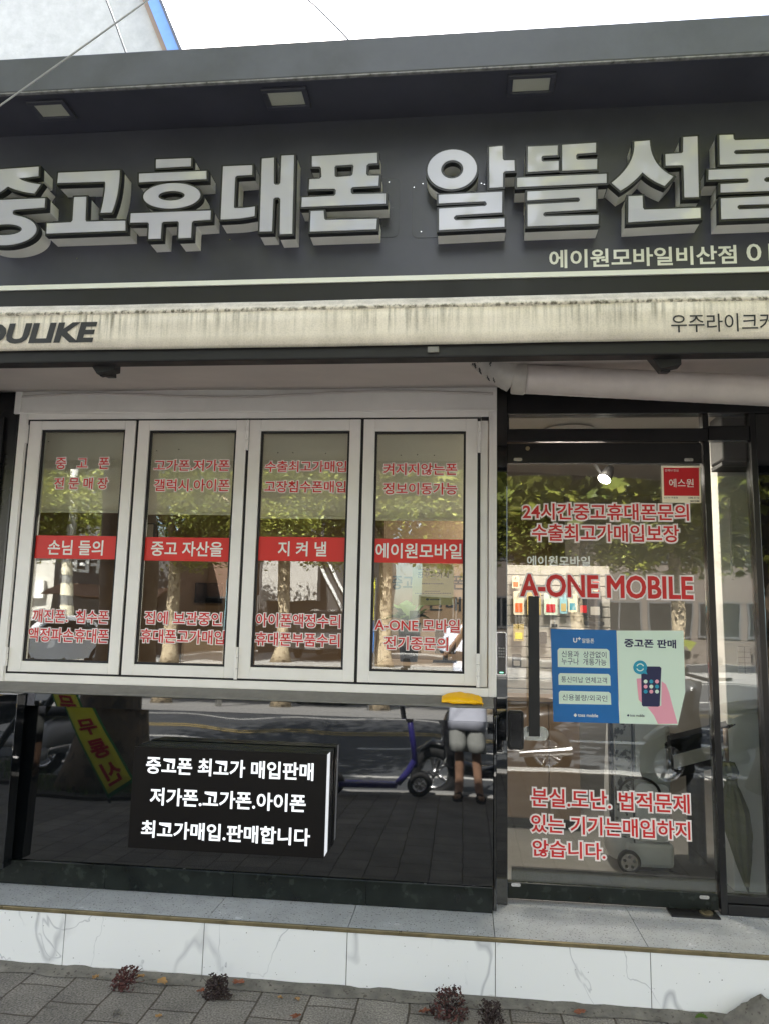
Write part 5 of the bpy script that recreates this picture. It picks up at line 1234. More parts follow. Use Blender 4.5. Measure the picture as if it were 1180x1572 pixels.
b.build('leaves', 'weedgreen', pl_)
b = MB(); b.tube([(c.x, 0.95, dz), (c.x, 0.95, c.z - 0.06)], [0.05, 0.07], 16); b.build('pot', 'blackmatte', pl_); rebase(pl_, (c.x, 0.95, dz))
ch = thing('office_chair', 'brown office chair seen low through the second window', 'chair')
c = P(325, 985, 2.4)
b = MB(); b.box(-0.24, 0.24, -0.04, 0.04, 0.55, 1.1); b.build('backrest', 'wood', ch, bevel=0.03); b = MB(); b.box(-0.25, 0.25, -0.5, -0.045, 0.42, 0.52); b.build('seat', 'wood', ch, bevel=0.03)
b = MB(); b.tube([(0, -0.25, 0.06), (0, -0.25, 0.42)], 0.03, 12)
for k in range(5): a = k * 1.2566; b.tube([(0, -0.25, 0.08), (0.28 * math.cos(a), -0.25 + 0.28 * math.sin(a), 0.05)], 0.02, 8)
b.build('base', 'blackmatte', ch); ch.location = (c.x, 2.4, IF_); ch.rotation_euler = (0, 0, 0.4)

# ================================================================== WEEDS, LEAVES, BROKEN CONCRETE
def ground(px, py):
    d = ray(px, py); t = -EYE / d.z; return CAM + d * t
def tuft(label, px, py, w, h, m1, m2, seed, dense=260, lean=0.0):
    rnd = random.Random(seed); t = thing('weed', label, 'weed'); c = ground(px, py); c.y = min(c.y, FRONT - 0.02)
    b = MB()
    for k in range(26):
        a = rnd.uniform(0, 6.28); l_ = rnd.uniform(0.4, 1.0); e = Vector((math.cos(a) * w * 0.5 * l_ + lean * h, -abs(math.sin(a)) * w * 0.4 * l_ + 0.012, h * rnd.uniform(0.3, 1.0)))
        b.tube([Vector((rnd.uniform(-.012, .012), 0, 0)), e * 0.5 + Vector((0, 0, h * 0.12)), e], [0.0018, 0.0013, 0.0007], 4)
    b.build('stems', m1, t)
    for mm, cnt in ((m1, dense // 2), (m2, dense)):
        b = MB()
        for k in range(cnt):
            a = rnd.uniform(0, 6.28); r_ = math.sqrt(rnd.random()); zz = rnd.random() ** 1.2
            if noise.noise((a * 1.3, r_ * 3, zz * 3 + seed)) < -0.12: continue
            p = Vector((math.cos(a) * w * 0.5 * r_ * (1 - 0.45 * zz) + lean * zz * h, -abs(math.sin(a)) * w * 0.42 * r_ * (1 - 0.3 * zz) + 0.010, 0.004 + zz * h))
            s_ = rnd.uniform(0.004, 0.009); u = Vector((rnd.gauss(0, 1), rnd.gauss(0, 1), rnd.gauss(0, 1))).normalized(); v = u.orthogonal().normalized(); n_ = u.cross(v)
            b.add([p - u * s_, p + v * s_ * 0.6 + n_ * s_ * 0.4, p + u * s_, p - v * s_ * 0.6 + n_ * s_ * 0.3], [(0, 1, 2, 3)])
        b.build('leaves', mm, t)
    t.location = c
tuft('tall dry reddish weed at the base under the first tile joint', 186, 1519, 0.125, 0.085, 'weed', 'weed', 1, lean=0.4)
tuft('compact dark withered weed under the second tile joint', 333, 1531, 0.125, 0.080, 'weeddark', 'weeddark', 2, 420)
tuft('largest dark withered weed with red leaves at the base below the door', 688, 1560, 0.17, 0.105, 'weeddark', 'weed', 3, 480)
tuft('ragged dark weed at the right of the largest withered weed', 752, 1571, 0.115, 0.075, 'weeddark', 'weeddark', 4, 300)
t = thing('weed', 'small fresh green weed near the broken corner at right', 'weed'); b = MB(); rnd = random.Random(9)
for k in range(7):
    a = math.pi * (0.08 + 0.84 * k / 6); l_ = 0.030; d = Vector((math.cos(a), -0.45, 0.35 + 0.9 * math.sin(a))).normalized(); s_ = d.cross(Vector((0, 1, 0.2))).normalized() * 0.009; o_ = d * 0.008; e_ = d * l_
    b.add([o_, (o_ + e_) / 2 + s_, e_, (o_ + e_) / 2 - s_], [(0, 1, 2, 3)])
b.build('leaves', 'weedgreen', t); b = MB(); b.tube([(0, 0, 0), (0, 0, 0.012)], 0.0018, 5); b.build('stems', 'weedgreen', t); c = ground(1074, 1566); c.y = min(c.y, FRONT - 0.03); t.location = c + Vector((0, 0, 0.006))
lf = [(146, 1508, 0.030, 'dryleaf', 'orange dry leaf left of the tall reddish weed'), (216, 1507, 0.034, 'dryleaf', 'pale yellow dry leaf right of the tall reddish weed'), (244, 1563, 0.030, 'dryleaf', 'yellow dry leaf lying in a paver joint near the bottom edge'),
      (367, 1516, 0.050, 'redleaf', 'red brown leaf at the base right of the compact dark weed'), (308, 1524, 0.036, 'redleaf', 'curled red leaf left of the compact dark weed'), (72, 1549, 0.030, 'concrete', 'flat grey scrap on the pavers at lower left'),
      (180, 1559, 0.04, 'concrete', 'pale grey paper scrap on the pavers below the reddish weed'), (430, 1535, 0.026, 'dryleaf', 'small tan leaf on the mortar strip in the middle'), (457, 1537, 0.030, 'dryleaf', 'tan leaf beside the small one on the mortar strip'),
      (455, 1564, 0.042, 'redleaf', 'brown crumpled leaf near the bottom edge in the middle'), (651, 1556, 0.045, 'redleaf', 'rust red leaf left of the largest withered weed'), (890, 1563, 0.050, 'redleaf', 'rust coloured plane tree leaf at the base below the door'),
      (250, 1515, 0.05, 'dryleaf', 'long pale dry leaf on the mortar strip between the two weeds')]
for i, (px, py, s_, m_, lab) in enumerate(lf):
    rnd = random.Random(40 + i); c = ground(px, py); c.y = min(c.y, FRONT - 0.02); b = MB(); n = 14; vs = [(0, 0, 0.004)]
    for k in range(n):
        a = 2 * math.pi * k / n; r_ = s_ * 0.5 * (0.55 + 0.45 * abs(math.cos(2.5 * a))) * rnd.uniform(0.75, 1.1); vs.append((r_ * math.cos(a) * 1.25, r_ * math.sin(a) * 0.8, 0.003 + rnd.uniform(0, 0.010)))
    b.add(vs, [(0, 1 + k, 1 + (k + 1) % n) for k in range(n)]); o = b.build('leaf' if m_ != 'concrete' else 'scrap', m_); md = o.modifiers.new('thick', 'SOLIDIFY'); md.thickness = 0.0008
    tag(o, lab, 'leaf' if m_ != 'concrete' else 'scrap', 'litter along the base'); o.location = c + Vector((0, 0, 0.016 if c.y > FRONT - 0.09 else 0.004)); o.rotation_euler = (0, 0, rnd.uniform(0, 3))
cc = thing('concrete_lump', 'broken concrete lump with a pipe stub against the base at lower right', 'rubble')
b = MB(); c = ground(1166, 1572); c.y = FRONT - 0.045; rings = []
for i in range(12):
    f = i / 11; rr_ = (1 - f ** 1.6) * 1.0
    rings.append([(c.x + 0.135 * rr_ * math.cos(a) * (1 + 0.22 * noise.noise((math.cos(a) * 1.5, math.sin(a) * 1.5, f * 3))) , c.y + 0.075 * rr_ * math.sin(a) * (1 + 0.2 * noise.noise((math.cos(a), math.sin(a) * 2, f * 4 + 3))), 0.0 + 0.115 * f + 0.012 * noise.noise((math.cos(a) * 2, math.sin(a) * 2, f * 5))) for a in [2 * math.pi * j / 22 for j in range(22)]])
b.loft(rings); fix_normals(b.build('lump', 'concrete', cc, smooth=True)); 
b = MB(); b.tube([(c.x + 0.075, c.y - 0.03, 0.05), (c.x + 0.075, c.y - 0.02, 0.115)], 0.03, 20); b.build('pipe_stub', 'stone', cc); rebase(cc, (c.x, c.y, 0))

# ================================================================== THE STREET BEHIND THE CAMERA (seen in the glass and the black panel)
def leafshape(kind):
    if kind == 'plane': return [(0, -.5), (.18, -.36), (.5, -.12), (.24, .02), (.34, .32), (.1, .2), (0, .52), (-.1, .2), (-.34, .32), (-.24, .02), (-.5, -.12), (-.18, -.36)]
    return [(0, -.5), (.3, -.05), (0, .5), (-.3, -.05)]
def tree(label, x, y, h, tr, crown_c, crown_r, n, ls, seed, kind, lm, group, lowleaf=None):
    rnd = random.Random(seed); t = thing('plane_tree', label, 'tree', group)
    b = MB(); th = crown_c[2] - crown_r[2] * 0.55; kk = 14
    b.tube([(0.06 * math.sin(i * 0.5) * i / kk, 0.04 * math.cos(i * 0.7) * i / kk, th * i / kk) for i in range(kk + 1)],
           [tr * (1.0 + 0.55 * math.exp(-i * 1.1) - 0.28 * i / kk + 0.06 * noise.noise((i * 0.8, seed, 0))) for i in range(kk + 1)], 18)
    limbs = []
    for k in range(9):
        a = 2 * math.pi * k / 9 + rnd.uniform(-.3, .3); q0 = Vector((0, 0, th * rnd.uniform(0.82, 1.0)))
        e = Vector((crown_c[0] + crown_r[0] * 0.8 * math.cos(a), crown_c[1] + crown_r[1] * 0.8 * math.sin(a), crown_c[2] + crown_r[2] * rnd.uniform(-0.3, 0.75)))
        m1 = q0 + (e - q0) * 0.4 + Vector((rnd.uniform(-.2, .2), rnd.uniform(-.2, .2), 0.3)); b.tube([q0, m1, e], [tr * 0.45, tr * 0.26, 0.02], 8); limbs.append((q0, m1, e))
        for s_ in range(2):
            e2 = m1 + (e - m1) * rnd.uniform(.2, .6) + Vector((rnd.gauss(0, .5), rnd.gauss(0, .5), rnd.uniform(-.3, .6))) * crown_r[0] * 0.35; b.tube([m1 + (e - m1) * 0.2, e2], [tr * 0.15, 0.012], 6)
    b.build('trunk', 'barknear' if kind == 'plane' else 'bark', t, smooth=True)
    shp = leafshape(kind); V = []; Fc = []
    nc = 46 if kind == 'plane' else 95; cl = []
    for k in range(nc):
        d = Vector((rnd.gauss(0, 1), rnd.gauss(0, 1), rnd.gauss(0, 1))).normalized() * (rnd.random() ** 0.45)
        cl.append(Vector((crown_c[0] + d.x * crown_r[0], crown_c[1] + d.y * crown_r[1], crown_c[2] + d.z * crown_r[2])))
    if lowleaf: cl += [Vector(q) for q in lowleaf] * 2
    for k in range(n):
        c = cl[rnd.randrange(len(cl))]; sg = crown_r[0] * (0.17 if kind == 'plane' else 0.11)
        p = c + Vector((rnd.gauss(0, sg), rnd.gauss(0, sg), rnd.gauss(0, sg * 0.7)))
        s_ = ls * rnd.uniform(0.6, 1.25); nn = Vector((rnd.gauss(0, .6), rnd.gauss(0, .6), 0.8)).normalized(); u = nn.orthogonal().normalized(); u.rotate(__import__('mathutils').Quaternion(nn, rnd.uniform(0, 6.28))); v = nn.cross(u)
        o_ = len(V)
        for (a, c_) in shp: V.append(tuple(p + u * (a * s_) + v * (c_ * s_) - nn * (a * a * s_ * 0.5)))
        Fc.append(tuple(range(o_, o_ + len(shp))))
    b = MB(); b.add(V, Fc); b.build('crown', lm, t); t.location = (x, y, 0); return t
tl = MR(182, 1120, -3.75).x
tree('near plane tree with a thick flaking trunk on the kerb at left', tl, -3.75, 8, 0.30, (0.3, -0.5, 5.6), (2.7, 2.6, 2.2), 5200, 0.20, 11, 'plane', 'leaf', 'plane trees on the near kerb')
tx_ = MR(1120, 790, -3.7).x
tree('near plane tree with low hanging big leaves on the kerb at right', tx_ + 0.5, -3.7, 8, 0.26, (0.0, -0.4, 5.0), (2.8, 2.5, 2.3), 5600, 0.21, 12, 'plane', 'leaf', 'plane trees on the near kerb', lowleaf=[(-0.5, 0.1, 2.9), (-0.3, -0.2, 2.6), (-0.9, 0.1, 3.2), (-1.5, -0.3, 3.1), (-2.1, -0.4, 3.3)])
fx = [(262, 'far street tree with a sunlit trunk opposite the second window', 21), (586, 'far street tree with a pale trunk opposite the rightmost window', 22), (885, 'far street tree opposite the middle of the door', 23), (30, 'far street tree opposite the left edge of the windows', 24), (1300, 'far street tree beyond the right end of the shop', 25), (745, 'far street tree opposite the post between windows and door', 26), (1040, 'far street tree opposite the right edge of the door', 27), (440, 'far street tree in front of the dark metal clad building', 28)]
for px, lab, sd_ in fx:
    x = MR(px, 950, -20.5).x
    tree(lab, x, -20.5, 9, 0.23, (0.2, 0.4, 5.5), (3.1, 2.6, 2.3), 26000, 0.17, sd_, 'simple', 'leaffar', 'street trees across the road', lowleaf=[(-1.2, 0.6, 3.5), (1.4, 0.5, 3.7)])
# tree pit soil with grass
b = MB(); b.prism([[(tl - 1.1, 0.004), (tl + 1.1, 0.004), (tl + 1.0, 0.03), (tl - 1.0, 0.03)]], -4.12, -3.15); tag(b.build('tree_pit', 'soil'), kind='structure')
b = MB(); rnd = random.Random(2)
for k in range(1500):
    x, y = rnd.uniform(tl - 1.05, tl + 1.05), rnd.uniform(-4.1, -3.2); h_ = rnd.uniform(0.03, 0.09); a = rnd.uniform(0, 6.28); w_ = 0.004
    b.add([(x - w_ * math.cos(a), y - w_ * math.sin(a), 0.028), (x + w_ * math.cos(a), y + w_ * math.sin(a), 0.028), (x + rnd.uniform(-.02, .02), y + rnd.uniform(-.02, .02), 0.03 + h_)], [(0, 1, 2)])
tag(b.build('grass', 'weedgreen'), 'short grass growing in the soil around the near tree', 'grass', kind='stuff')

# banner on a slanting frame
bn = thing('banner', 'narrow yellow banner with green edge and red letters 무룡신 by the near tree', 'banner')
BNY = -3.05
q = [MR(106, 1036, BNY), MR(146, 1039, BNY), MR(218, 1170, BNY), MR(180, 1194, BNY)]
def bq(u, v):
    a = q[0] + (q[1] - q[0]) * u; c = q[3] + (q[2] - q[3]) * u; p = a + (c - a) * v; return p + Vector((0, 0.05 * math.sin(v * 3.1), 0))
def cloth(u0, u1, v0, v1, m, nm, dy=0.0):
    b = MB(); nu, nv = 4, 16; vs = []; fs = []
    for i in range(nu + 1):
        for j in range(nv + 1): p = bq(u0 + (u1 - u0) * i / nu, v0 + (v1 - v0) * j / nv); vs.append((p.x, p.y + dy, p.z))
    for i in range(nu):
        for j in range(nv): a = i * (nv + 1) + j; fs.append((a, a + 1, a + nv + 2, a + nv + 1))
    b.add(vs, fs); o = b.build(nm, m, bn, smooth=True); md = o.modifiers.new('thick', 'SOLIDIFY'); md.thickness = 0.002; return o
cloth(0, 1, -0.16, 1, 'bannergreen', 'edge'); cloth(0.07, 0.93, -0.15, 0.965, 'banner', 'cloth', 0.006)
for s_, v0, v1 in (('무', -0.05, 0.12), ('무', 0.28, 0.45), ('룡', 0.50, 0.68), ('신', 0.72, 0.92)):
    # facing the shop, the glyphs run from +x to -x
    text(s_, 0, 1, 0, 1, 0, 'stickerred', bn, bold=0.035, mapper=lambda v, v0=v0, v1=v1: bq(0.80 - 0.60 * v.x, v1 + (v0 - v1) * v.z) + Vector((0, 0.012, 0)))
b = MB(); b.tube([bq(0.02, -0.17) + Vector((0, -0.02, 0)), bq(0.05, 1.05) + Vector((0, -0.02, -0.06))], 0.012, 8); c = bq(0.5, -0.15); b.tube([c, Vector((c.x - 0.75, BNY - 0.2, 0.0))], 0.03, 8); b.build('frame', 'blackmatte', bn); rebase(bn, (c.x, BNY, 0))
def wheel(parent, c, r, w, nm='wheel'):
    b = MB(); b.disc_x((0, 0, 0), r * 0.62, r, w); o = b.build(nm, 'tyre', parent, smooth=True); o.location = c
    b = MB(); b.tube([(-w * 0.3, 0, 0), (w * 0.3, 0, 0)], r * 0.16, 14); b.disc_x((0, 0, 0), r * 0.54, r * 0.63, w * 0.7)
    for k in range(5):
        a = 2 * math.pi * k / 5; b.tube([(0, r * 0.12 * math.cos(a), r * 0.12 * math.sin(a)), (0, r * 0.58 * math.cos(a), r * 0.58 * math.sin(a))], w * 0.16, 6)
    b.build('rim', 'chrome', o, smooth=True); return o
def motorbike(label, loc, rz, paint):                     # built along +y (front)
    t = thing('motor_scooter', label, 'motor scooter', 'scooters parked at the kerb')
    wheel(t, (0, 0.62, 0.26), 0.26, 0.12); wheel(t, (0, -0.58, 0.26), 0.26, 0.13)
    def body(sec, nm, m, n=16):
        b = MB(); b.loft([[(w_ * math.cos(a), y, z + h_ * math.sin(a)) for a in [2 * math.pi * j / n for j in range(n)]] for (y, z, w_, h_) in sec]); fix_normals(b.build(nm, m, t, smooth=True))
    body([(-0.86, .66, .04, .03), (-0.72, .64, .11, .09), (-0.45, .58, .16, .15), (-0.15, .54, .15, .16), (-0.02, .50, .10, .14)], 'tail_body', paint)
    body([(-0.70, .76, .08, .03), (-0.5, .79, .14, .05), (-0.2, .77, .15, .05), (0.04, .74, .10, .05)], 'seat', 'blackmatte')
    body([(-0.10, .34, .13, .08), (0.12, .30, .15, .06), (0.32, .32, .15, .08), (0.40, .40, .14, .1)], 'floorboard', paint)
    b = MB(); b.loft([[(x * w_, y, z) for x, y in ((-1, yy), (-0.7, yy + 0.09), (0, yy + 0.14), (0.7, yy + 0.09), (1, yy), (0.6, yy + 0.02), (-0.6, yy + 0.02))] for (yy, z, w_) in ((0.40, .34, .16), (0.40, .55, .21), (0.42, .78, .20), (0.36, .95, .13), (0.33, 1.0, .08))]); fix_normals(b.build('front_shield', paint, t, smooth=True))
    body([(0.36, .44, .05, .02), (0.5, .54, .09, .03), (0.66, .55, .09, .03), (0.84, .46, .05, .02)], 'front_fender', paint)
    b = MB(); b.tube([(0, 0.44, 0.85), (0, 0.62, 0.26)], 0.03, 8); b.build('fork', 'chrome', t)
    b = MB(); b.tube([(-0.34, 0.22, 1.06), (-0.16, 0.33, 1.03), (0.16, 0.33, 1.03), (0.34, 0.22, 1.06)], 0.017, 8); b.build('handlebar', 'blackmatte', t)
    b = MB(); b.tube([(0, 0.52, 0.80), (0, 0.57, 0.79)], [0.085, 0.06], 18); b.build('headlight', 'chrome', t)
    for s_ in (-1, 1):
        b = MB(); b.tube([(0.24 * s_, 0.30, 1.05), (0.30 * s_, 0.32, 1.20)], 0.006, 6); b.prism([rr(0.24 * s_ - 0.0, 0.24 * s_ + 0.11, 1.18, 1.25, 0.02)], 0.31, 0.335); b.build('mirror', 'blackmatte', t)
    b = MB(); b.box(-0.17, 0.17, -1.02, -0.74, 0.80, 0.83); b.build('rack', 'blackmatte', t)
    b = MB(); b.tube([(0.16, -0.3, 0.26), (0.18, -0.85, 0.34)], [0.035, 0.055], 12); b.build('exhaust', 'chrome', t)
    t.location = loc; t.rotation_euler = (0, 0.08, rz); return t
motorbike('white and black motor scooter parked beside the near tree', (MR(75, 1160, -4.4).x, -4.35, -0.13), math.radians(70), 'whitepaint')
motorbike('black motor scooter parked at the left end of the kerb', (MR(10, 1160, -4.65).x - 0.1, -4.6, -0.13), math.radians(60), 'blackpaint')
motorbike('black motor scooter parked behind the person with the phone', (MR(735, 1180, -4.55).x + 0.15, -4.65, -0.13), math.radians(100), 'blackpaint')
motorbike('silver motor scooter parked at the right in front of the door', (MR(1085, 1130, -3.4).x + 0.3, -3.6, 0), math.radians(75), 'greypaint')
es = thing('kick_scooter', 'violet electric kick scooter standing along the kerb', 'kick scooter')
ex0, ex1 = MR(515, 1195, -4.0).x, MR(650, 1195, -4.0).x; s_ = (ex1 - ex0) / 1.15
b = MB(); b.profile_x([(-0.08, 0), (0.08, 0), (0.08, 0), (-0.08, 0)], 0, 0) if False else b.box(0.12 * s_, 0.82 * s_, -0.08, 0.08, 0.09, 0.14); b.build('deck', 'violet', es, bevel=0.012)
b = MB(); b.tube([(0.82 * s_, 0, 0.13), (0.95 * s_, 0, 0.25), (1.02 * s_, 0, 0.34)], 0.035, 10); b.build('neck', 'violet', es)
b = MB(); b.tube([(1.04 * s_, 0, 0.28), (0.90 * s_, 0, 0.80)], 0.028, 12); st_ = b.build('stem', 'violet', es, smooth=True)
b = MB(); b.tube([(0.935 * s_, 0, 0.66), (0.925 * s_, 0, 0.72)], 0.036, 12); b.tube([(0.90 * s_, 0, 0.80), (0.86 * s_, 0, 1.0)], 0.024, 12); b.build('stem_grip', 'blackmatte', es)
b = MB(); b.tube([(0.85 * s_, -0.25, 1.02), (0.86 * s_, -0.08, 1.01), (0.86 * s_, 0.08, 1.01), (0.85 * s_, 0.25, 1.02)], 0.016, 8); b.box(0.84 * s_, 0.92 * s_, -0.04, 0.04, 1.02, 1.10); b.build('handlebar', 'blackmatte', es)
for xx in (0.0, 1.08 * s_):
    w_ = wheel(es, (xx + 0.02, 0, 0.12), 0.12, 0.05); w_.rotation_euler = (0, 0, math.radians(90))
b = MB(); b.tube([(0.02, 0, 0.25), (0.12 * s_, 0, 0.13)], 0.04, 8); b.build('rear_fender', 'blackmatte', es)
es.location = (ex0, -4.0, 0)

def car(label, loc, rz, paint, suv=False):
    t = thing('parked_car', label, 'car', 'cars parked across the road'); hgt = 1.7 if suv else 1.46
    prof = [(-2.2, .35), (-2.22, .75), (-2.05, .98), (-1.7, 1.02), (-1.35, hgt - .12), (-0.9, hgt), (0.3, hgt), (0.6, hgt - .06), (1.15, 1.02), (1.9, .92), (2.18, .75), (2.2, .35)]
    rings = []
    for x, sc_, ins in ((-0.9, .0, .0), (-0.86, 1, 0), (-0.80, 1, 0), (0.80, 1, 0), (0.86, 1, 0), (0.9, 0, 0)):
        pass
    b = MB(); n = len(prof); vs = []; fs = []
    xs_ = [-0.88, -0.84, -0.4, 0.4, 0.84, 0.88]
    for k, x in enumerate(xs_):
        for (y, z) in prof:
            q = 0.95 if k in (0, 5) else 1.0; tx = x * (1 - 0.16 * max(0, z - 1.0) / 0.5) ; vs.append((tx, y * q, z if k not in (0, 5) else 0.35 + (z - 0.35) * 0.97))
    for k in range(len(xs_) - 1):
        for j in range(n): a = k * n + j; c_ = k * n + (j + 1) % n; fs.append((a, c_, c_ + n, a + n))
    fs += [tuple(range(n)), tuple(range((len(xs_) - 1) * n, len(xs_) * n))]
    b.add(vs, fs); fix_normals(b.build('body', paint, t, bevel=0.03))
    def quad(p, nm): 
        b = MB(); p = [Vector(q) for q in p]; nn = (p[1] - p[0]).cross(p[2] - p[0]).normalized(); b.add(p + [q - nn * 0.01 for q in p], [(0, 1, 2, 3), (7, 6, 5, 4), (0, 4, 5, 1), (1, 5, 6, 2), (2, 6, 7, 3), (3, 7, 4, 0)]); fix_normals(b.build(nm, 'carglass', t))
    quad([(-0.72, 1.12, 1.06), (0.72, 1.12, 1.06), (0.66, 0.66, hgt - 0.08), (-0.66, 0.66, hgt - 0.08)], 'windscreen')
    quad([(0.72, -1.66, 1.06), (-0.72, -1.66, 1.06), (-0.66, -1.37, hgt - 0.15), (0.66, -1.37, hgt - 0.15)], 'rear_window')
    for s_ in (-1, 1):
        quad([(0.875 * s_, 0.95, 1.05), (0.875 * s_, -1.4, 1.05), (0.80 * s_, -1.15, hgt - 0.16), (0.80 * s_, 0.45, hgt - 0.12)], 'side_window')
        b = MB(); b.box(0.45 * s_, 0.80 * s_, 2.12, 2.215, 0.66, 0.78); b.build('headlight', 'chrome', t, bevel=0.02)
        b = MB(); b.box(0.88 * s_, 1.02 * s_, 0.78, 0.86, 1.0, 1.12); b.build('mirror', paint, t, bevel=0.02)
        for y in (1.35, -1.35): wheel(t, (0.80 * s_, y, 0.33), 0.33, 0.2)
    b = MB(); b.box(-0.42, 0.42, 2.15, 2.222, 0.45, 0.70); b.build('grille', 'blackmatte', t)
    b = MB(); b.box(-0.26, 0.26, 2.20, 2.23, 0.36, 0.44); b.build('number_plate', 'white', t)
    t.location = loc; t.rotation_euler = (0, 0, rz); return t
car('white car parked facing the shop across the road at left', (MR(62, 1000, -16.0).x, -15.9, -0.13), math.radians(12), 'whitepaint')
car('dark grey car parked facing the shop beyond the trees', (MR(508, 1000, -23.2).x, -24.2, 0.0), math.radians(6), 'greypaint', True)

pole = thing('utility_pole', 'pale utility pole with pasted paper rings across the road', 'pole'); px_ = MR(104, 940, -17.6).x
px_ = MR(104, 940, -19.6).x
b = MB(); b.tube([(0, 0, 0), (0, 0, 9)], [0.19, 0.12], 16); b.build('shaft', 'poleW', pole, smooth=True)
for z in (1.2, 1.9, 2.6): b = MB(); b.tube([(0, 0, z), (0, 0, z + 0.4)], 0.195, 16); b.build('paper_ring', 'cream', pole)
b = MB(); b.box(-0.9, 0.9, -0.05, 0.05, 8.2, 8.3); b.build('crossarm', 'blackmetal', pole); pole.location = (px_, -19.6, 0)
pole2 = thing('street_pole', 'white street pole with torn notices across the road', 'pole'); b = MB(); b.tube([(0, 0, 0), (0, 0, 7)], [0.10, 0.08], 14); b.build('shaft', 'poleW', pole2, smooth=True)
b = MB(); b.tube([(0, 0, 1.1), (0, 0, 2.6)], 0.13, 8); b.build('torn_notices', 'skyblue', pole2, smooth=True); pole2.location = (MR(350, 900, -19.6).x, -19.6, 0)
yb_ = thing('street_banner', 'tall yellow and blue street banner beside the far tree trunk', 'banner'); c = MR(571, 955, -20.0)
b = MB(); b.tube([(0, 0, 0), (0, 0, 2.9)], 0.025, 8); b.build('pole', 'chrome', yb_)
b = MB(); b.box(-0.32, -0.03, -0.006, 0.006, 1.5, 2.85); b.build('upper_cloth', 'banner', yb_); b = MB(); b.box(-0.30, -0.03, -0.006, 0.006, 0.4, 1.48); b.build('lower_cloth', 'blue', yb_); yb_.location = (c.x, -20.0, 0)

def building(label, px0, px1, Y, h, wallm, rows, cols, ww, wh, z0, parts=()):
    t = thing('street_building', label, 'building', 'buildings across the road')
    x0, x1 = MR(px0, 930, Y).x, MR(px1, 930, Y).x
    b = MB(); b.box(x0, x1, Y - 8, Y, 0, h); b.build('wall', wallm, t)
    b = MB(); b.box(x0 - 0.1, x1 + 0.1, Y - 8.1, Y + 0.15, h + 0.001, h + 0.3); b.build('roof_edge', 'greywall', t)
    for r_ in range(rows):
        for c_ in range(cols):
            xc = x0 + (x1 - x0) * (c_ + 0.5) / cols; zc = z0 + r_ * 3.0
            b = MB(); b.box(xc - ww / 2, xc + ww / 2, Y + 0.001, Y + 0.06, zc, zc + 0.08); b.box(xc - ww / 2, xc + ww / 2, Y + 0.001, Y + 0.06, zc + wh - 0.08, zc + wh); b.box(xc - ww / 2, xc - ww / 2 + 0.08, Y + 0.001, Y + 0.06, zc + 0.081, zc + wh - 0.081); b.box(xc + ww / 2 - 0.08, xc + ww / 2, Y + 0.001, Y + 0.06, zc + 0.081, zc + wh - 0.081); b.box(xc - 0.03, xc + 0.03, Y + 0.001, Y + 0.05, zc + 0.081, zc + wh - 0.081)
            f = b.build('window', 'dimframe', t); b = MB(); b.box(xc - ww / 2 + 0.08, xc + ww / 2 - 0.08, Y + 0.001, Y + 0.02, zc + 0.08, zc + wh - 0.08); b.build('pane', 'carglass', f)
    return t, x0, x1
t, x0, x1 = building('cream building with lettered white signs across the road at far left', -260, 84, -26, 8.5, 'palewall', 2, 5, 1.6, 1.4, 3.6)
b = MB(); b.box(x1 - 3.2, x1 - 0.3, -25.99, -25.75, 1.9, 2.6); sg = b.build('shop_sign', 'white', t)
t, x0, x1 = building('dark brown cafe building with a pale lettered sign across the road', 92, 262, -25, 3.9, 'corr', 0, 0, 1, 1, 1)
text('CAFFEE', 0, 1, 0, 1, 0, 'white', t, bold=0.03, mapper=lambda v: Vector((x1 - 0.5 - v.x * 3.0 - 0.6, -24.93, 3.02 + 0.62 * v.z)))
b = MB(); b.profile_x([(-25, 2.55), (-23.4, 2.05), (-23.4, 2.0), (-25, 2.45)], x0 + 0.2, x1 - 0.2); fix_normals(b.build('shop_awning', 'brick', t)); b = MB(); b.box(x0 + 0.5, x1 - 0.5, -24.99, -24.9, 0.1, 2.0); b.build('shop_glass', 'carglass', t)
t, x0, x1 = building('low brown brick building behind the far trees', 268, 400, -29, 5.2, 'brick', 1, 3, 1.5, 1.3, 1.0)
t, x0, x1 = building('dark metal clad building with an outside stair across the road', 404, 570, -27, 6.5, 'corr', 0, 0, 1, 1, 1)
b = MB()
for k in range(60): b.box(x0 + (x1 - x0) * k / 60, x0 + (x1 - x0) * k / 60 + 0.06, -26.999, -26.96, 0.2, 6.4)
b.build('cladding_rib', 'corr', t); b = MB(); b.box(x0 + 0.3, x0 + 2.6, -26.95, -26.2, 2.0, 4.3); b.build('cantilever_box', 'greywall', t)
b = MB(); b.tube([(x0 + 2.7, -26.3, 4.4), (x0 + 4.2, -26.3, 1.4)], 0.07, 6); b.tube([(x0 + 2.7, -26.3, 3.5), (x0 + 4.0, -26.3, 0.8)], 0.07, 6); b.build('stair_rail', 'white', t)
t, x0, x1 = building('pale rendered apartment block across the road opposite the door', 640, 900, -30, 11, 'dullwall', 3, 5, 1.7, 1.4, 1.2)
t, x0, x1 = building('red brown apartment block across the road at right', 915, 1300, -28, 9.5, 'dullwall', 3, 5, 1.7, 1.4, 1.0)
t, x0, x1 = building('tall pale building across the road beyond the right end', 1310, 1700, -27, 12, 'palewall', 3, 6, 1.7, 1.4, 1.0)

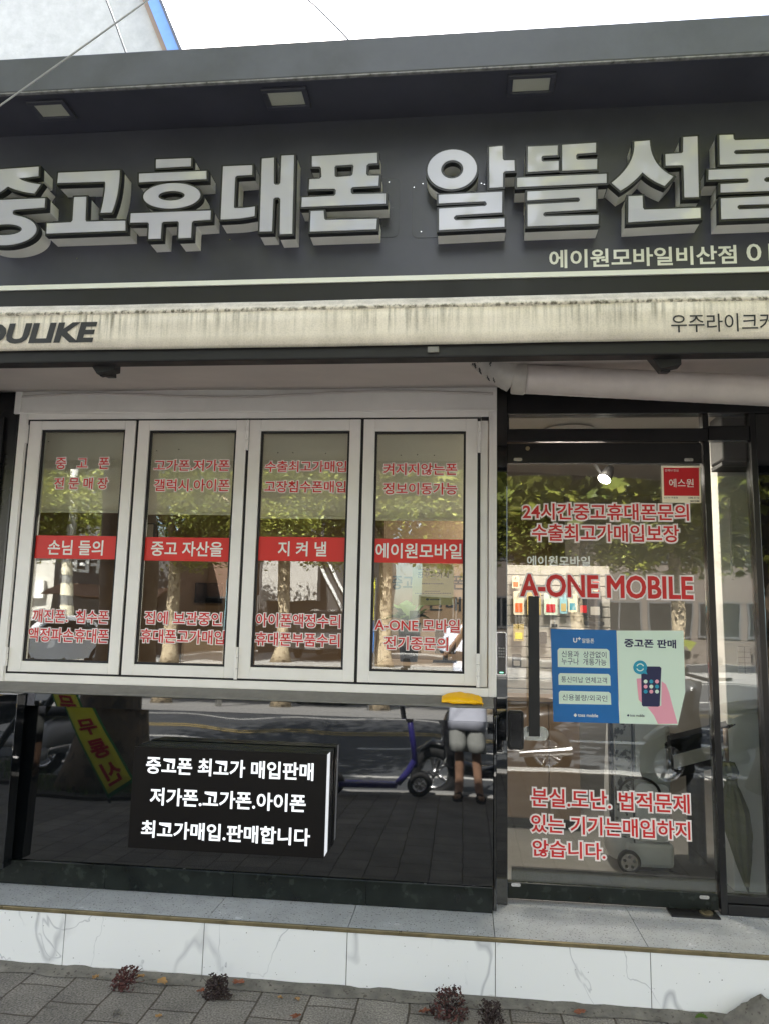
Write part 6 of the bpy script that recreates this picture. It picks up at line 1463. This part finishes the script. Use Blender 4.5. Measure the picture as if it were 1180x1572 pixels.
# ================================================================== THE PERSON TAKING THE PHOTOGRAPH
pe = thing('person', 'person in pale blue t-shirt, grey shorts and black flip flops holding up a phone', 'person')
X0 = 0.0; Yb = -4.05                                      # body axis behind the phone
body_pts = {}
bm_v = []; bm_e = []; rad_ = []
def nd(p, r): bm_v.append(Vector(p)); rad_.append(r); return len(bm_v) - 1
def ln(*ids):
    for a, c_ in zip(ids, ids[1:]): bm_e.append((a, c_))
pel = nd((X0, Yb, 0.90), 0.105); ab = nd((X0, Yb, 1.05), 0.105); ches = nd((X0, Yb - 0.01, 1.25), 0.135); nb_ = nd((X0, Yb - 0.01, 1.40), 0.075); nk = nd((X0, Yb + 0.015, 1.47), 0.055)
h0_ = nd((X0, Yb + 0.035, 1.555), 0.075); h1_ = nd((X0, Yb + 0.03, 1.625), 0.085); h2_ = nd((X0, Yb + 0.025, 1.68), 0.062)
ln(pel, ab, ches, nb_, nk, h0_, h1_, h2_)
nose = nd((X0, Yb + 0.125, 1.585), 0.014); ln(h0_, nose)
for s_ in (-1, 1):
    hip = nd((X0 + 0.075 * s_, Yb, 0.84), 0.074); kne = nd((X0 + 0.080 * s_, Yb + 0.02, 0.47), 0.047); calf = nd((X0 + 0.080 * s_, Yb - 0.015, 0.33), 0.048); ank = nd((X0 + 0.085 * s_, Yb - 0.02, 0.085), 0.036)
    ft = nd((X0 + 0.098 * s_, Yb + 0.06, 0.045), 0.036); toe = nd((X0 + 0.110 * s_, Yb + 0.155, 0.032), 0.026); heel = nd((X0 + 0.086 * s_, Yb - 0.06, 0.045), 0.032)
    ln(pel, hip, kne, calf, ank, ft, toe); ln(ank, heel)
    sh = nd((X0 + 0.17 * s_, Yb - 0.01, 1.375), 0.062); elb = nd((X0 + 0.245 * s_, Yb + 0.06, 1.13), 0.043); wr = nd((X0 + 0.085 * s_, Yb + 0.33, 1.355), 0.028); pm_ = nd((X0 + 0.055 * s_, Yb + 0.385, 1.405), 0.030)
    ln(nb_, sh, elb, wr, pm_)
    for k, (dx, dz, l_) in enumerate(((0.012, 0.050, 0.058), (0.004, 0.058, 0.062), (-0.004, 0.050, 0.060), (-0.010, 0.036, 0.050))):
        a = nd((X0 + (0.062 + 0.006 * k * 0) * s_, Yb + 0.415 + 0.012 * (k % 2), 1.43 + 0.021 * (1.5 - k)), 0.0095); c_ = nd((X0 + (0.062 - l_ * 0.5) * s_, Yb + 0.447, 1.435 + 0.021 * (1.5 - k)), 0.0085); ln(pm_, a, c_)
    a = nd((X0 + 0.045 * s_, Yb + 0.388, 1.445), 0.011); c_ = nd((X0 + 0.022 * s_, Yb + 0.398, 1.470), 0.009); ln(pm_, a, c_)
me = bpy.data.meshes.new('body'); me.from_pydata([tuple(v) for v in bm_v], bm_e, []); me.materials.append(M['skin']); bo = bpy.data.objects.new('body', me); COL.objects.link(bo); bo.parent = pe
md = bo.modifiers.new('skin', 'SKIN')
for i, sv in enumerate(me.skin_vertices[0].data): sv.radius = (rad_[i], rad_[i]); sv.use_root = (i == 0)
md.use_smooth_shade = True; md = bo.modifiers.new('sub', 'SUBSURF'); md.levels = 2; md.render_levels = 2
def sqr(v, e=0.62): return math.copysign(abs(v) ** e, v)
def ringe(cx, cy, z, rx, ry, n=24, w=0.0, sd_=0): return [(cx + rx * math.cos(a) * (1 + w * noise.noise((math.cos(a) * 2, math.sin(a) * 2, z * 9 + sd_))), cy + ry * math.sin(a) * (1 + w * noise.noise((math.cos(a) * 2, math.sin(a) * 2, z * 7 + sd_))), z) for a in [2 * math.pi * j / n for j in range(n)]]
b = MB(); b.loft([[(X0 + rx * sqr(math.cos(a)) * (1 + 0.05 * noise.noise((math.cos(a) * 2, math.sin(a) * 2, z * 8))), Yb + ry * sqr(math.sin(a)) * (1 + 0.06 * noise.noise((math.cos(a) * 3, math.sin(a) * 3, z * 6))), z) for a in [2 * math.pi * j / 32 for j in range(32)]] for z, rx, ry in ((0.63, .182, .116), (0.76, .180, .116), (0.88, .176, .116), (1.0, .170, .118), (1.15, .178, .130), (1.28, .19, .14), (1.37, .19, .12), (1.42, .15, .10), (1.445, .085, .08))], cap=False)
for s_ in (-1, 1):
    a = Vector((X0 + 0.15 * s_, Yb - 0.01, 1.375)); c_ = Vector((X0 + 0.235 * s_, Yb + 0.045, 1.165)); b.tube([a, a + (c_ - a) * 0.3, a + (c_ - a) * 0.7, c_], [0.088, 0.090, 0.082, 0.084], 18, cap=False)
o = b.build('tshirt', 'shirt', pe, smooth=True); md = o.modifiers.new('thick', 'SOLIDIFY'); md.thickness = 0.004
b = MB()
for s_ in (-1, 1): b.loft([[(X0 + dx * s_ + rx * sqr(math.cos(a), 0.75) * (1 + 0.06 * noise.noise((math.cos(a) * 2, s_ * 3, z * 8))), Yb + ry * sqr(math.sin(a), 0.75) * (1 + 0.10 * noise.noise((math.sin(a) * 2.5 + math.cos(a) * 2, s_ * 5, z * 11))), z) for a in [2 * math.pi * j / 28 for j in range(28)]] for z, dx, rx, ry in ((0.44, .088, .090, .118), (0.52, .086, .088, .114), (0.60, .084, .087, .109), (0.68, .082, .085, .103), (0.76, .078, .082, .098), (0.86, .070, .080, .098), (0.90, .068, .08, .098))], cap=False)
o = b.build('shorts', 'shorts', pe, smooth=True); md = o.modifiers.new('thick', 'SOLIDIFY'); md.thickness = 0.004
b = MB(); b.loft([ringe(X0, Yb + yo, z, rx, ry, w=0.10) for z, yo, rx, ry in ((1.56, -.02, .088, .078), (1.61, -.005, .097, .095), (1.66, .015, .096, .098), (1.70, .02, .082, .085), (1.728, .02, .045, .05), (1.735, .02, .01, .01))], cap=True); fix_normals(b.build('hair', 'hair', pe, smooth=True))
for s_ in (-1, 1):
    b = MB(); b.prism([[(0, 0)]], 0, 0) if False else None
    b.loft([[(X0 + 0.100 * s_ + (0.042 + 0.008 * math.sin(a)) * math.cos(a), Yb + 0.05 + 0.135 * math.sin(a), z) for a in [2 * math.pi * j / 24 for j in range(24)]] for z in (0.002, 0.018)]); b.tube([(X0 + 0.060 * s_, Yb + 0.05, 0.02), (X0 + 0.080 * s_, Yb + 0.09, 0.07), (X0 + 0.106 * s_, Yb + 0.13, 0.062), (X0 + 0.138 * s_, Yb + 0.06, 0.02)], 0.011, 8); fix_normals(b.build('flip_flop', 'tyre', pe))
    b = MB(); b.loft([[(X0 + 0.036 * s_ + 0.010 * math.cos(a), Yb + 0.108 + 0.004 * k, 1.612 + 0.005 * math.sin(a)) for a in [2 * math.pi * j / 12 for j in range(12)]] for k in (0, 1)]); fix_normals(b.build('eye', 'ink', pe))
b = MB(); b.tube([(X0 - 0.022, Yb + 0.106, 1.545), (X0, Yb + 0.112, 1.543), (X0 + 0.022, Yb + 0.106, 1.545)], 0.005, 6); b.build('mouth', 'redleaf', pe)
fo_ = MR(692, 1238, -3.9)
pe.location = (0.06, 0.06, 0)
ph = thing('phone', 'black phone held up in both hands by the person', 'phone')
b = MB(); b.box(-0.037, 0.037, -0.004, 0.004, -0.08, 0.08); b.build('body', 'screen', ph, bevel=0.003); b = MB(); b.prism([rr(-0.03, 0.03, 0.03, 0.07, 0.01)], 0.0042, 0.0065); b.build('camera_bump', 'blackmatte', ph)
ph.location = (0.06, -3.585, 1.44)
